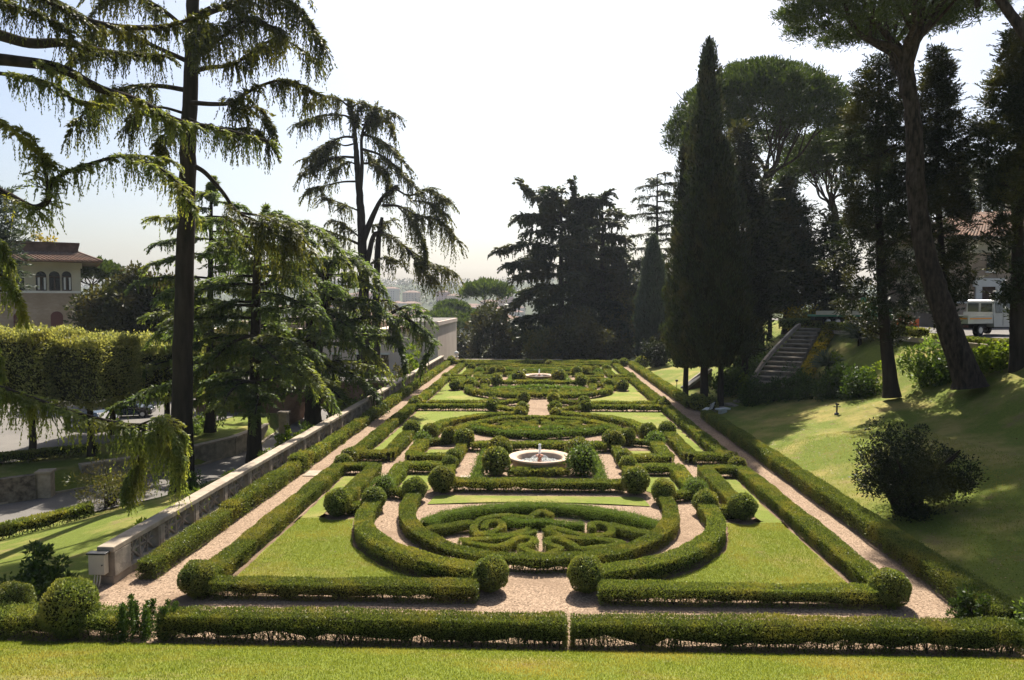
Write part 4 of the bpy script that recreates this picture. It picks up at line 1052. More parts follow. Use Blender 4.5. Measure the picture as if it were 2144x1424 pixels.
# crew-cab tipper truck on the terrace
def truck():
    p = at(2050, 690, 49); x, y, z = p[0], p[1], 5.8
    root = empty('pickup_truck', (x, y, z), 'white crew-cab tipper truck with orange stripe on its bed', 'truck')
    rz = math.pi / 2 - R(60)              # heading, +x is forward
    c_, s_ = math.cos(rz), math.sin(rz)
    def tr(V): V = np.asarray(V, float).reshape(-1, 3); return np.c_[x + V[:, 0] * c_ - V[:, 1] * s_, y + V[:, 0] * s_ + V[:, 1] * c_, z + V[:, 2]]
    def bx(b, a, e, mat=0):
        a, e = np.array(a, float), np.array(e, float); m = (a + e) / 2; b.box(tr(m)[0], np.abs(e - a), rz, mat)
    W = 1.85
    # cab as an extruded side outline
    side = np.array([(.0, .55), (.0, 2.15), (.12, 2.27), (1.55, 2.27), (1.75, 2.2), (2.35, 1.35), (2.9, 1.12), (3.02, .95), (3.02, .5)])
    n = len(side); b = MB(); wd = np.where(side[:, 1] > 1.5, W / 2 - .10, W / 2)
    V = tr(np.vstack([np.c_[side[:, 0], wd, side[:, 1]], np.c_[side[:, 0], -wd, side[:, 1]]]))
    b.add(V, [[i, (i + 1) % n, n + (i + 1) % n, n + i] for i in range(n)])
    for off in (0, n): b.add(np.vstack([V[off:off + n], [V[off:off + n].mean(0)]]), [[i, (i + 1) % n, n] for i in range(n)])
    b.build('cab', M['wpaint'], parent=root, bevel=.05)
    for sg in (-1, 1):
        b = MB(); bx(b, (-.02, sg * .07, 1.45), (.01, sg * .76, 2.05)); b.build('rear_window', M['cargl'], parent=root, bevel=.008)
        b = MB(); yy_ = sg * (W / 2 - .02); yt = sg * (W / 2 - .075)
        b.add(tr([(1.0, yy_, 1.42), (2.12, yy_, 1.42), (1.66, yt, 2.1), (1.0, yt, 2.1)]) + 0, [[0, 1, 2, 3]]); b.add(tr([(.2, yy_, 1.42), (.9, yy_, 1.42), (.9, yt, 2.1), (.2, yt, 2.1)]), [[0, 1, 2, 3]]); b.build('side_window', M['cargl'], parent=root)
        b = MB(); bx(b, (.95, sg * (W / 2 + .0), .62), (.97, sg * (W / 2 + .008), 1.4)); bx(b, (1.05, sg * (W / 2 + .0), 1.18), (1.2, sg * (W / 2 + .03), 1.24)); b.build('door_handle', M['black'], parent=root)
        b = MB(); bx(b, (2.0, sg * (W / 2 + .02), 1.35), (2.1, sg * (W / 2 + .28), 1.75)); b.build('wing_mirror', M['black'], parent=root, bevel=.02)
        for sx, w_ in ((-1.45, .3), (2.35, .2)):
            b = MB(); b.tube(tr([(sx, sg * (W / 2 - w_), .36), (sx, sg * (W / 2 + .0), .36)]), .36, 16); wl = b.build('wheel', M['black'], parent=root)
            b = MB(); b.tube(tr([(sx, sg * (W / 2 - .03), .36), (sx, sg * (W / 2 + .02), .36)]), .2, 12); b.build('rim', M['cars'], parent=wl)
    b = MB(); bx(b, (-2.75, -W / 2, .78), (-.15, W / 2, .88)); b.build('bed_floor', M['wpaint'], parent=root)
    for sg in (-1, 1):
        b = MB(); bx(b, (-2.72, sg * W / 2, .883), (-.15, sg * (W / 2 - .04), 1.28)); sp = b.build('bed_side', M['wpaint'], parent=root)
        b = MB(); bx(b, (-2.6, sg * (W / 2 + .003), 1.06), (-.3, sg * (W / 2 + .012), 1.14)); b.build('stripe', M['orange'], parent=sp)
    b = MB(); bx(b, (-2.79, -W / 2, .80), (-2.75, W / 2, 1.28)); tg = b.build('tailgate', M['wpaint'], parent=root)
    b = MB(); bx(b, (-2.802, -W / 2 + .05, 1.06), (-2.793, W / 2 - .3, 1.15)); b.build('stripe', M['orange'], parent=tg)
    b = MB(); bx(b, (-.2, -W / 2, .78), (-.13, W / 2, 1.5)); b.build('headboard', M['wpaint'], parent=root)
    b = MB(); bx(b, (-2.6, -.45, .45), (2.6, .45, .72)); b.build('chassis', M['black'], parent=root)
    for sg in (-1, 1):
        b = MB(); bx(b, (-2.78, sg * .6, .55), (-2.7, sg * .9, .7)); b.build('tail_light', M['shut'], parent=root)
    # traffic cones beside it
    return tr
tr_ = truck()
for dx, dy, t_ in ((3.0, -2.0, 'nearer the truck wheel'), (3.4, -2.35, 'farther from the truck')):
    p = tr_([(dx, dy, 0)])[0]
    root = empty('traffic_cone', p, f'red and white traffic cone by the truck front, {t_}', 'traffic cone', 'traffic cones')
    b = MB(); b.box(p + [0, 0, .03], (.36, .36, .05)); b.lathe([(.15, .05), (.11, .25)], p, 12); b.lathe([(.075, .42), (.03, .66), (0, .68)], p, 12); b.build('cone', M['cloth_o'], parent=root)
    b = MB(); b.lathe([(.112, .25), (.077, .42)], p, 12); b.build('white_band', M['rwhite'], parent=root)
# green flatbed behind the dark conifer
p = at(1755, 668, 66); x, y, z = p[0], 66, 5.8
root = empty('flatbed_truck', (x, y, z), 'green flatbed truck with pale bed sides half hidden by conifers', 'truck')
b = MB(); b.span((x - 2.3, y - 1, z + .85), (x + 2.1, y + 1, z + 1.0)); b.build('bed', M['green'], parent=root)
b = MB(); b.span((x - 2.3, y - 1.05, z + 1.0), (x + .0, y - 1.0, z + 1.35)); b.span((x + .06, y - 1.05, z + 1.0), (x + 2.1, y - 1.0, z + 1.35)); b.build('bed_side', M['boxm'], parent=root)
b = MB(); b.span((x + 2.2, y - 1.05, z + .5), (x + 4.2, y + 1.05, z + 1.6)); b.span((x + 2.3, y - .95, z + 1.6), (x + 3.8, y + .95, z + 2.5)); b.build('cab', M['green'], parent=root, bevel=.08)
b = MB(); b.span((x + 2.5, y - .965, z + 1.7), (x + 3.5, y - .955, z + 2.3)); b.build('side_window', M['cargl'], parent=root)
for sx in (-1.2, -.4, 3.3):
    b = MB(); b.tube([(x + sx, y - 1.0, z + .42), (x + sx, y - .7, z + .42)], .42, 16); wl = b.build('wheel', M['black'], parent=root)
    b = MB(); b.tube([(x + sx, y - .72, z + .42), (x + sx, y - 1.02, z + .42)], .2, 10); b.build('rim', M['cars'], parent=wl)
b = MB(); b.span((x - 2.2, y - .5, z + .5), (x + 3, y + .5, z + .85)); b.build('chassis', M['black'], parent=root)
for i, (u, v) in enumerate(((1890, 660), (1912, 672))):
    p = at(u, v + 10, 60); b = MB(); z = 5.8
    b.span((p[0] - .45, 60, z + .25), (p[0] + .45, 60.06, z + .75)); b.span((p[0] - .45, 60, z + .8), (p[0] + .45, 60.06, z + 1.05)) if i == 0 else None
    for dx in (-.42, .42): b.tube([(p[0] + dx, 60.03, z - .05), (p[0] + dx, 60.03, z + (1.1 if i == 0 else .8))], .03, 6)
    tag(b.build('work_barrier', M['cloth_o']), ['taller orange work barrier on the terrace behind the conifers', 'lower orange work barrier just right of the taller one'][i], 'barrier')
# ------------------------------------------------------------------ trees
UPV = np.array([0, 0, 1.0])
def spray(b, O, D, ln, k=18, L0=.2, W=.06, droop=.45, side=.8, down=.2, mat=0):
    """feathery branchlets: needles set along drooping axes"""
    S = len(O)
    if S == 0: return
    D = unit(D); ln = np.broadcast_to(ln, (S,))
    t = (np.linspace(.04, 1, k)[None] + rng.uniform(-.5, .5, (S, k)) / k)
    dr = droop * rng.uniform(.6, 1.4, (S, 1))
    P = O[:, None] + D[:, None] * (ln[:, None] * t)[..., None]
    P[..., 2] -= ln[:, None] * dr * t * t
    Tn = D[:, None] + np.zeros((S, k, 3)); Tn[..., 2] -= 2 * dr * t
    Tn = unit(Tn); Sd = unit(np.cross(Tn, UPV) + rng.normal(0, .05, (S, k, 3)))
    sg = np.where((np.arange(k)[None] + rng.integers(0, 2, (S, 1))) % 2, 1, -1)[..., None]
    dirs = Tn * .7 + Sd * sg * side * (1 - .35 * t[..., None]) + rng.normal(0, .25, (S, k, 3)); dirs[..., 2] -= down
    L = L0 * (1.15 - .5 * t) * rng.uniform(.7, 1.3, (S, k))
    b.cards(P.reshape(-1, 3), dirs.reshape(-1, 3), unit(UPV + rng.normal(0, .55, (S * k, 3))), L.ravel(), W * rng.uniform(.7, 1.3, S * k), mat)

def limb_leaves(b, P, t0, ln, per_m, hang, hlen, L0, W, k=18, droop=.45, droopy_tip=True):
    Q, Lt = resample(P, .1); T = unit(np.gradient(Q, axis=0))
    n = max(4, int(per_m * Lt * (1 - t0)))
    t = t0 + (1 - t0) * rng.random(n); i = (t * (len(Q) - 1)).astype(int)
    Sd = unit(np.cross(T[i], UPV)); sg = rng.choice([-1, 1], n)[:, None]
    a = rng.uniform(.45, 1.35, n)[:, None]
    D = T[i] * np.cos(a) + Sd * sg * np.sin(a); D[:, 2] += rng.normal(.12, .16, n)
    l = ln * (1.08 - .7 * (t - t0) / (1 - t0)) * rng.uniform(.45, 1.15, n)
    spray(b, Q[i], D, l, k, L0, W, droop)
    b.cards(Q[i], D - UPV * droop * .4, rng.normal(0, 1, (n, 3)), l * .75, .035, 1)
    spray(b, np.repeat(Q[-1:], 4, 0), T[-1:] + rng.normal(0, .25, (4, 3)), ln * .55, k, L0, W, droop * 1.5)
    if hang:
        m = int(n * hang); j = rng.integers(0, n, m); f = rng.random(m)[:, None] * .9
        O = Q[i[j]] + unit(D[j]) * l[j][:, None] * f; O[:, 2] -= (l[j][:, None] * droop * f * f)[:, 0]
        Dh = rng.normal(0, .16, (m, 3)); Dh[:, 2] = -1
        spray(b, O, Dh, hlen * rng.uniform(.35, 1.2, m), max(8, k // 2 + 2), L0 * .75, W * .75, 0.0, .38, .5)

class Tree:
    def __init__(s, name, base, label, group=None, cat='tree', bark='bark', leafm='cedar'):
        s.base = np.array(base, float); s.root = empty(name, s.base, label, cat, group); s.bark = bark; s.leafm = leafm
    def trunk(s, P, r0, r1, k=10, n=8, flare=1.35):
        Q = spline(P, n); t = np.linspace(0, 1, len(Q)); r = r0 + (r1 - r0) * t; r = r * (1 + (flare - 1) * np.exp(-t * 22))
        Q = Q + np.c_[rng.normal(0, .03 * r0, (len(Q), 2)), np.zeros(len(Q))]
        b = MB(); b.tube(Q, r, k); b.build('trunk', M[s.bark], parent=s.root); s.T = Q; s.tr = r
        return Q
    def limb(s, P, r0, r1, leaves=None, k=6, n=6, smooth=True, lm=None):
        Q = spline(P, n) if smooth else np.asarray(P)
        b = MB(); b.tube(Q, np.linspace(r0, r1, len(Q)), k); o = b.build('limb', M[s.bark], parent=s.root)
        if leaves:
            ORG[o.name] = ORG[s.root.name]
            f = MB(); limb_leaves(f, Q, **leaves); f.build('foliage', [M[lm or s.leafm], M[s.bark]], parent=o)
        return o
    def at_h(s, z):
        i = int(np.argmin(np.abs(s.T[:, 2] - z))); return s.T[i], s.tr[i]

def px(Y, *uv): return [at(u, v, Y) for u, v in uv]
def pxY(*uvy): return [at(u, v, y) for u, v, y in uvy]

LT1 = dict(t0=.22, ln=1.6, per_m=10, hang=2.2, hlen=1.4, L0=.28, W=.075, k=36)
def lv(base, **k): d = dict(base); d.update(k); return d

# the tall weeping cedar on the left
t1 = Tree('weeping_cedar', (at(385, 1035, 37.8)), 'tall weeping cedar with bare dark trunk standing before the pollards', 'weeping cedars along the road')
t1.trunk(px(37.8, (384, 1052), (381, 900), (384, 700), (390, 450), (397, 250), (402, 60), (405, -120), (406, -260)), .58, .22, 12)
for P, r, kw in [
    (px(37.8, (402, 150), (440, 141), (488, 135), (540, 100), (590, 82), (660, 124)), .13, dict(ln=1.3)),
    (px(37.4, (400, 215), (450, 218), (485, 214), (540, 182), (600, 168), (662, 193)), .13, dict(ln=1.3)),
    (px(37.0, (470, 215), (505, 228), (540, 225), (568, 262)), .07, dict(ln=1.1)),
    (px(37.0, (396, 250), (430, 265), (480, 272), (530, 270), (568, 302)), .12, dict(ln=1.0)),
    (px(36.6, (408, 348), (432, 364), (468, 405), (495, 442), (545, 468), (600, 500)), .14, dict(t0=.45, ln=1.9, hang=3, hlen=2.3)),
    (px(36.8, (500, 445), (560, 455), (610, 475), (650, 520)), .08, dict(t0=.2, ln=1.7, hang=3.2, hlen=2.4)),
    (pxY((404, 40, 37.8), (470, 15, 37), (560, -10, 36.5), (630, 20, 36), (672, 85, 36)), .15, dict(ln=1.7, hang=3, hlen=2.2)),
    (pxY((404, 0, 37.8), (480, -40, 37), (560, -50, 36.5), (620, -20, 36)), .13, dict(ln=1.8, hang=3, hlen=2.6)),
    (pxY((402, 100, 37.8), (430, 60, 36), (420, 50, 34), (408, 95, 32.5)), .12, dict(t0=.1, ln=1.5, hang=2, hlen=1.4)),
    (pxY((402, 130, 37.8), (450, 90, 37), (520, 40, 36), (580, 60, 35.5)), .12, dict(ln=1.6, hang=2.4, hlen=1.8)),
    (px(37.9, (396, 190), (330, 180), (260, 185), (200, 215), (150, 265)), .14, dict(ln=1.5, hang=2.6, hlen=1.9)),
    (px(38.2, (396, 130), (330, 100), (260, 70), (200, 80), (150, 130)), .14, dict(ln=1.6, hang=2.2)),
    (px(38.4, (398, 70), (340, 20), (270, -15), (200, -20)), .14, dict(ln=1.6, hang=2)),
    (px(38.2, (394, 240), (340, 225), (300, 230), (270, 260)), .09, dict(ln=1.3, hang=2.6, hlen=1.9)),
    (pxY((404, -60, 37.8), (330, -60, 36), (250, -30, 34), (200, 20, 33)), .12, dict(ln=1.6, hang=1.5)),
    (pxY((396, 280, 37.8), (370, 262, 36.5), (345, 280, 35.5), (335, 320, 35)), .07, dict(ln=1.0, hang=2)),
    (pxY((404, -150, 37.8), (500, -170, 38), (600, -120, 39)), .12, dict(ln=1.8, hang=1)),
    (pxY((404, -200, 37.8), (300, -210, 38), (210, -150, 39)), .12, dict(ln=1.8, hang=1))]:
    t1.limb(P, r, r * .3, lv(LT1, **kw))

# its neighbour outside the picture on the left, reaching in
t1.limb(px(37.8, (404, -150), (404, -230), (404, -300)), .15, .03, lv(LT1, t0=.05, ln=1.5))

# its neighbour
t0_ = Tree('weeping_cedar', (-24.5, 26.5, -.9), 'weeping cedar outside the left edge whose thick bare limbs reach into the picture', 'weeping cedars along the road')
t0_.trunk([(-24.5, 26.5, -1.2), (-24.4, 26.6, 6), (-24.3, 26.8, 14), (-24.2, 27, 23)], .7, .3, 12)
LT0 = lv(LT1, ln=1.1, L0=.19, W=.055, per_m=15, hlen=1.0, k=36)
def start(u, v, y): 
    p = at(u, v, y); q, r = t0_.at_h(p[2] - .4); return [q, p]
for P, r, kw in [
    (start(-60, 66, 27) + pxY((60, 90, 27.2), (140, 90, 27.6), (230, 110, 28.5), (345, 117, 30)), .27, dict(t0=.62, hang=1.5)),
    (start(-60, 126, 26.5) + pxY((50, 130, 26.8), (130, 145, 27), (210, 186, 27.5), (290, 212, 28), (370, 252, 28.6), (450, 268, 29.2), (562, 296, 30)), .25, dict(t0=.42, hang=1.8, ln=.95)),
    (start(-60, 160, 26) + pxY((20, 156, 26), (72, 165, 26), (122, 181, 26), (152, 206, 26), (232, 222, 26.5)), .09, dict(t0=.6, hang=1, ln=.5)),
    (start(-80, -60, 26) + pxY((100, 0, 26.5), (150, 25, 26.8), (200, 48, 27), (280, 58, 27.5), (370, 50, 28), (440, 15, 28.5)), .2, dict(t0=.35, hang=1.6)),
    (start(-60, 380, 25) + pxY((10, 405, 25), (70, 434, 25.2), (101, 418, 25.3), (104, 390, 25.4), (130, 366, 25.6), (180, 346, 26), (260, 326, 26.4), (345, 332, 26.8)), .15, dict(t0=.52, hang=1.1, ln=1.15)),
    (start(-60, 235, 24.5) + pxY((20, 268, 24.8), (60, 300, 25), (105, 335, 25.2)), .09, dict(t0=.5, hang=.9, ln=1.05)),
    (pxY((103, 400, 25.3), (92, 350, 25), (75, 300, 24.8), (50, 275, 24.6)), .06, dict(t0=.1, hang=1.0, ln=.95)),
    (pxY((260, 330, 26.4), (320, 345, 26), (370, 380, 25.6), (400, 430, 25.4)), .06, dict(t0=.1, hang=1.5, ln=.9)),
    (start(-60, 800, 23.5) + pxY((60, 832, 23.5), (150, 862, 23.7), (250, 886, 24), (330, 892, 24.3), (372, 915, 24.5)), .10, dict(t0=.40, hang=2.4, ln=.8, hlen=1.1)),
    (pxY((250, 886, 24), (300, 900, 24), (345, 920, 24.1), (365, 960, 24.2)), .05, dict(t0=.15, hang=3.2, ln=.75, hlen=1.7)),
    (pxY((290, 890, 24.1), (340, 876, 23.9), (372, 905, 23.8), (379, 985, 23.8)), .04, dict(t0=.2, hang=3.2, ln=.6, hlen=1.35, per_m=20)),
    (pxY((280, 888, 24.2), (300, 905, 24.3), (290, 960, 24.4), (262, 1030, 24.5)), .04, dict(t0=.3, hang=3, ln=.55, hlen=.9, per_m=22)),
    (start(-60, 560, 24) + pxY((0, 575, 24), (28, 600, 24.2), (50, 650, 24.4)), .06, dict(t0=.4, hang=2.4, ln=.7, hlen=1.0)),
    (start(-60, 500, 24.5) + pxY((-10, 500, 24.5), (12, 530, 24.7), (20, 590, 24.9)), .05, dict(t0=.5, hang=2, ln=.6)),
    (start(-60, -20, 25) + pxY((20, 10, 25), (90, 30, 25.4), (140, 60, 26)), .08, dict(t0=.4, hang=1.6, ln=.9)),
    (start(-60, 690, 24) + pxY((-15, 720, 24), (0, 760, 24)), .05, dict(t0=.5, hang=2, ln=.6))]:
    t0_.limb(P, r, r * .28, lv(LT0, **kw), n=7, lm='cedarl' if P[-1][2] < 15.5 else None)

def auto_limbs(tr, zs, length, e0, dr, r=.1, leaves=LT1, az0=0.0, skip=None, jitter=.35):
    a = az0
    for i, z in enumerate(zs):
        a += 2.4 + rng.normal(0, jitter)
        p, rr = tr.at_h(z); l = (length(z) if callable(length) else length) * rng.uniform(.75, 1.15)
        d = np.array([math.cos(a), math.sin(a), 0]); sd_ = np.array([-d[1], d[0], 0]) * rng.normal(0, .12)
        e = e0 * rng.uniform(.6, 1.4); dd = dr * rng.uniform(.7, 1.3)
        P = [p + (d + sd_ * t) * l * t + UPV * l * (e * t - dd * t * t) for t in (0, .3, .6, .85, 1.0)]
        tr.limb(P, r * (.5 + .5 * l / 5), r * .25, leaves)

# second cedar, bluish, just left of the wall, with a drooping crown
t2 = Tree('blue_cedar', at(533, 955, 43.5), 'bluish cedar with drooping layered crown behind the balustrade, second trunk from left', 'weeping cedars along the road', leafm='cedarb')
t2.trunk(px(43.5, (532, 968), (534, 800), (536, 650), (541, 520), (550, 462)), .40, .14)
L2 = dict(t0=.12, ln=1.6, per_m=10.5, hang=.6, hlen=.9, L0=.29, W=.075, k=34, droop=.34)
auto_limbs(t2, np.linspace(2.0, 12.4, 31), lambda z: 2.8 + 2.0 * math.sin(min(1, (12.8 - z) / 6) * 1.5), .14, .24, .11, L2, .3)
for P in [px(43.2, (541, 520), (580, 470), (640, 470), (690, 500), (735, 560)), px(43, (540, 540), (480, 470), (420, 462), (330, 455)), px(42.6, (540, 500), (560, 452), (600, 455), (625, 500)),
          px(43, (536, 640), (480, 640), (420, 660), (330, 700)), px(42, (536, 700), (480, 720), (420, 770), (240, 850)), px(42.4, (536, 600), (600, 580), (640, 600), (680, 660)), px(42, (536, 760), (590, 740), (640, 770), (690, 830)), px(41.8, (536, 800), (470, 800), (400, 850))]:
    t2.limb(P, .12, .03, lv(L2, hang=.9, hlen=1.1))
# the slimmer one behind
t2b = Tree('blue_cedar', at(440, 900, 56), 'slender tiered cedar seen behind the tall bare trunk, flat top', 'weeping cedars along the road', leafm='cedarb')
t2b.trunk(px(56, (440, 905), (440, 700), (441, 520), (443, 392)), .36, .08)
auto_limbs(t2b, np.linspace(2.0, 16.2, 36), lambda z: 1.6 + 3.6 * ss(17.2, 8, z), .10, .22, .10, lv(L2, hang=.5, L0=.36, W=.10, per_m=10), 1.0)
t2.limb(px(43.5, (549, 475), (553, 455), (556, 440)), .07, .02, lv(L2, t0=.0, ln=.9, per_m=30))
t2b.limb(px(56, (443, 420), (444, 400), (445, 384)), .06, .02, lv(L2, t0=.0, ln=1.2, per_m=26, L0=.42, W=.15))
# third, forked cedar
t3 = Tree('forked_cedar', at(656, 893, 53.6), 'forked cedar with two dark stems close to the balustrade, brownish tips', 'weeping cedars along the road', leafm='cedarb')
t3.trunk(px(53.6, (655, 905), (656, 830), (660, 760), (670, 690), (680, 610), (684, 545)), .62, .2)
t3.limb(px(53.4, (656, 770), (652, 700), (645, 640), (640, 600), (615, 560), (590, 545)), .42, .10, lv(L2, t0=.7, ln=1.8))
L3 = lv(L2, L0=.33, W=.09, hang=.7, ln=1.9)
auto_limbs(t3, np.linspace(1.4, 11.6, 30), lambda z: 3.0 + 2.0 * math.sin(min(1, (12.2 - z) / 7) * 1.6), .15, .22, .12, L3, .8)
for P in [px(53, (680, 620), (720, 632), (780, 640), (820, 665), (845, 672)), px(52.6, (672, 690), (740, 670), (810, 665), (835, 710), (848, 760)), px(53, (682, 590), (640, 540), (600, 520), (560, 560)), px(53, (684, 560), (720, 530), (770, 560), (800, 600)), px(52.5, (672, 700), (700, 690), (760, 720), (800, 760)), px(52, (660, 760), (700, 770), (750, 790), (790, 830)), px(52, (658, 750), (600, 740), (560, 790)), px(52.5, (845, 660), (880, 690), (905, 715), (885, 760)), px(52.5, (820, 655), (860, 640), (890, 660))]:
    t3.limb(P, .15, .03, lv(L3, hang=.9, hlen=1.1))
# fourth, tall double-trunked cedar
t4 = Tree('twin_cedar', at(770, 830, 74), 'very tall twin-trunked cedar with open weeping top against the pale sky', 'weeping cedars along the road', leafm='cedar')
t4.trunk(px(74, (768, 850), (765, 700), (760, 560), (757, 470), (752, 400), (747, 330), (744, 290), (741, 262)), .62, .14)
L4 = dict(t0=.2, ln=2.2, per_m=7.5, hang=1.6, hlen=1.8, L0=.44, W=.115, k=28)
b = MB(); Q = spline(px(74, (787, 850), (787, 700), (788, 600), (791, 520), (795, 480), (800, 455)), 6); b.tube(Q, np.linspace(.5, .16, len(Q)), 9); o_ = b.build('trunk', M['bark'], parent=t4.root)
t4.limb(px(74, (754, 405), (758, 350), (757, 290), (766, 258), (782, 232)), .22, .08, lv(L4, t0=.75))
for P, r, kw in [
    (px(74, (740, 250), (715, 241), (667, 244), (629, 256)), .12, {}), (px(73.6, (733, 226), (707, 206), (680, 204), (648, 219)), .12, {}),
    (px(74.2, (735, 226), (755, 215), (775, 222)), .1, {}), (px(73.8, (757, 262), (776, 255), (790, 228), (823, 236)), .12, {}), (px(74.4, (757, 285), (790, 250), (812, 252), (822, 275)), .1, {}),
    (px(73.5, (745, 288), (720, 287), (693, 298), (643, 332)), .14, {}), (px(74.6, (745, 300), (722, 305), (698, 300), (672, 330)), .1, {}),
    (px(74, (746, 330), (707, 329), (667, 344), (635, 362)), .14, {}), (px(73.2, (748, 345), (728, 340), (700, 355)), .1, {}),
    (px(74, (752, 380), (717, 381), (680, 389), (650, 398)), .12, dict(t0=.5)), (px(73.7, (752, 442), (715, 426), (688, 415)), .1, {}),
    (px(74, (758, 514), (717, 496), (675, 480), (637, 472)), .16, {}), (px(73, (757, 500), (720, 470), (702, 462)), .1, {}),
    (px(74, (757, 281), (787, 290), (821, 310), (850, 342)), .14, {}), (px(73.4, (758, 312), (797, 325), (835, 354), (868, 388)), .15, {}), (px(74.4, (757, 342), (785, 344), (810, 364), (812, 396)), .13, {}), (px(74.8, (755, 310), (780, 330), (795, 350)), .1, {}),
    (px(73.7, (759, 505), (770, 478), (784, 445), (800, 415), (824, 392)), .40, dict(t0=.75, ln=1.0)),
    (px(73.2, (826, 394), (858, 410), (893, 396), (937, 416)), .12, dict(hang=2.2, hlen=2.6)), (px(73, (800, 430), (835, 432), (872, 450), (920, 462), (957, 500)), .16, dict(hang=2.6, hlen=2.8)), (px(72.6, (834, 434), (860, 460), (880, 490), (890, 520)), .1, dict(hang=2.4, hlen=2.4)),
    (px(73, (860, 420), (900, 425), (930, 445)), .1, dict(hang=2.4, hlen=2.4)),
    (px(73.6, (763, 575), (772, 535), (780, 500), (790, 488), (815, 494), (855, 522), (890, 545)), .32, dict(t0=.5)), (px(73, (850, 520), (880, 545), (920, 556), (948, 568)), .12, dict(hang=2.4, hlen=2.4)), (px(73, (860, 530), (880, 560), (905, 580)), .1, dict(hang=2.4)),
    (px(73.6, (762, 560), (800, 540), (830, 545)), .1, {}), (px(74.5, (758, 480), (790, 470), (815, 462)), .1, {}), (px(74, (760, 560), (720, 540), (690, 560)), .12, {}), (px(73, (764, 640), (810, 630), (850, 660), (870, 690)), .16, {}), (px(73, (765, 600), (720, 600), (690, 630)), .14, {})]:
    t4.limb(P, r, r * .28, lv(L4, **kw))

t4.limb(px(74, (741, 268), (737, 240), (734, 216)), .10, .03, lv(L4, t0=.0, ln=1.8, per_m=16, hang=1.0))
t4.limb(px(74, (741, 265), (748, 240), (756, 224)), .08, .03, lv(L4, t0=.2, ln=1.5, per_m=12, hang=1.0))

# ------------------------------------------------------------------ crowns made of leaf clumps
def clumps(b, Cn, Rr, k, L, W, up=.35, flat=.75, mat=0, shell=.45):
    n = len(Cn)
    if n == 0: return
    Rr = np.broadcast_to(Rr, (n,))
    d = unit(rng.normal(0, 1, (n, k, 3))); rr = (shell + (1 - shell) * rng.random((n, k))) * Rr[:, None]
    P = np.asarray(Cn)[:, None] + d * rr[..., None] * [1, 1, flat]
    D = d * .7 + rng.normal(0, .45, (n, k, 3)); D[..., 2] += up
    Nn = unit(d + rng.normal(0, .6, (n, k, 3)))
    sc = rng.uniform(.65, 1.35, (n, k))
    b.cards(P.reshape(-1, 3), D.reshape(-1, 3), Nn.reshape(-1, 3), (L * sc).ravel(), (W * sc).ravel(), mat)

def stone_pine(name, label, base, trunk, crown, rx, ry, rz, ncl, k, cr, L, W, r0, nl=9, under=.25, group='umbrella pines', simple=False, holes=0.0, bowl=0.0):
    """umbrella pine: bare trunk, spreading limbs, domed crown of needle clumps open underneath"""
    t = Tree(name, base, label, group, bark='barkp', leafm='pine')
    t.trunk(trunk, r0, r0 * .44, 12)
    fork = np.array(trunk[-1], float); cr_ = np.array(crown, float)
    f = MB()
    for i in range(nl):
        a = i * 2.4 + rng.normal(0, .2); q = math.sqrt((i + .6) / nl) * .80
        tgt = cr_ + [rx * q * math.cos(a), ry * q * math.sin(a), rz * (.30 + .35 * (1 - q))]
        st = fork - [0, 0, rng.random() * (.12 * (cr_[2] - trunk[0][2]) if not simple else .3)]
        mid = st * .5 + tgt * .5 - [0, 0, rz * .10] + np.r_[rng.normal(0, rx * .09, 2), rng.normal(0, rz * .06)]
        b = MB(); P = spline([st, st * .75 + mid * .25 + [0, 0, .1 * rz], mid, tgt], 6); b.tube(P, np.linspace(r0 * .36, r0 * .09, len(P)), 6)
        for j in range(2 if simple else 5):
            a2 = rng.random() * 6.28; q2 = rng.uniform(.2, .42); g_ = tgt + [rx * q2 * math.cos(a2), ry * q2 * math.sin(a2), rz * .18]
            s_ = P[int(len(P) * rng.uniform(.45, .9))]
            P2 = spline([s_, s_ * .5 + g_ * .5 - [0, 0, .06 * rz], g_], 5); b.tube(P2, np.linspace(r0 * .15, r0 * .05, len(P2)), 4)
        b.build('limb', M['barkp'], parent=t.root)
    a = rng.random(ncl) * 6.28; q = np.sqrt(rng.random(ncl))
    lob = 1 + .10 * np.sin(a * 3 + 1.3) + .06 * np.sin(a * 7)
    zt = np.sqrt(np.maximum(0, 1 - q ** 2.2))
    lay = rng.random(ncl)
    z = np.where(lay < .62, zt * rng.uniform(.82, 1.0, ncl), zt * rng.uniform(under, .85, ncl)) 
    z = np.where(q > .85, z - .08 * rng.random(ncl), z)
    if bowl: z = np.where(lay > .62, zt * .5 * rng.random(ncl) - bowl / rz * (1 - q) * rng.uniform(.55, 1.0, ncl), z)
    Cn = cr_ + np.c_[rx * q * lob * np.cos(a), ry * q * lob * np.sin(a), rz * z]
    if holes:
        nn = np.sin(Cn[:, 0] * 2.1 + 1) * np.sin(Cn[:, 1] * 1.9) ; Cn = Cn[nn > -1 + holes]
    clumps(f, Cn, cr * rng.uniform(.7, 1.25, len(Cn)), k, L, W, up=.6, flat=.6, shell=.3)
    f.build('crown', M['pine'], parent=t.root)
    return t
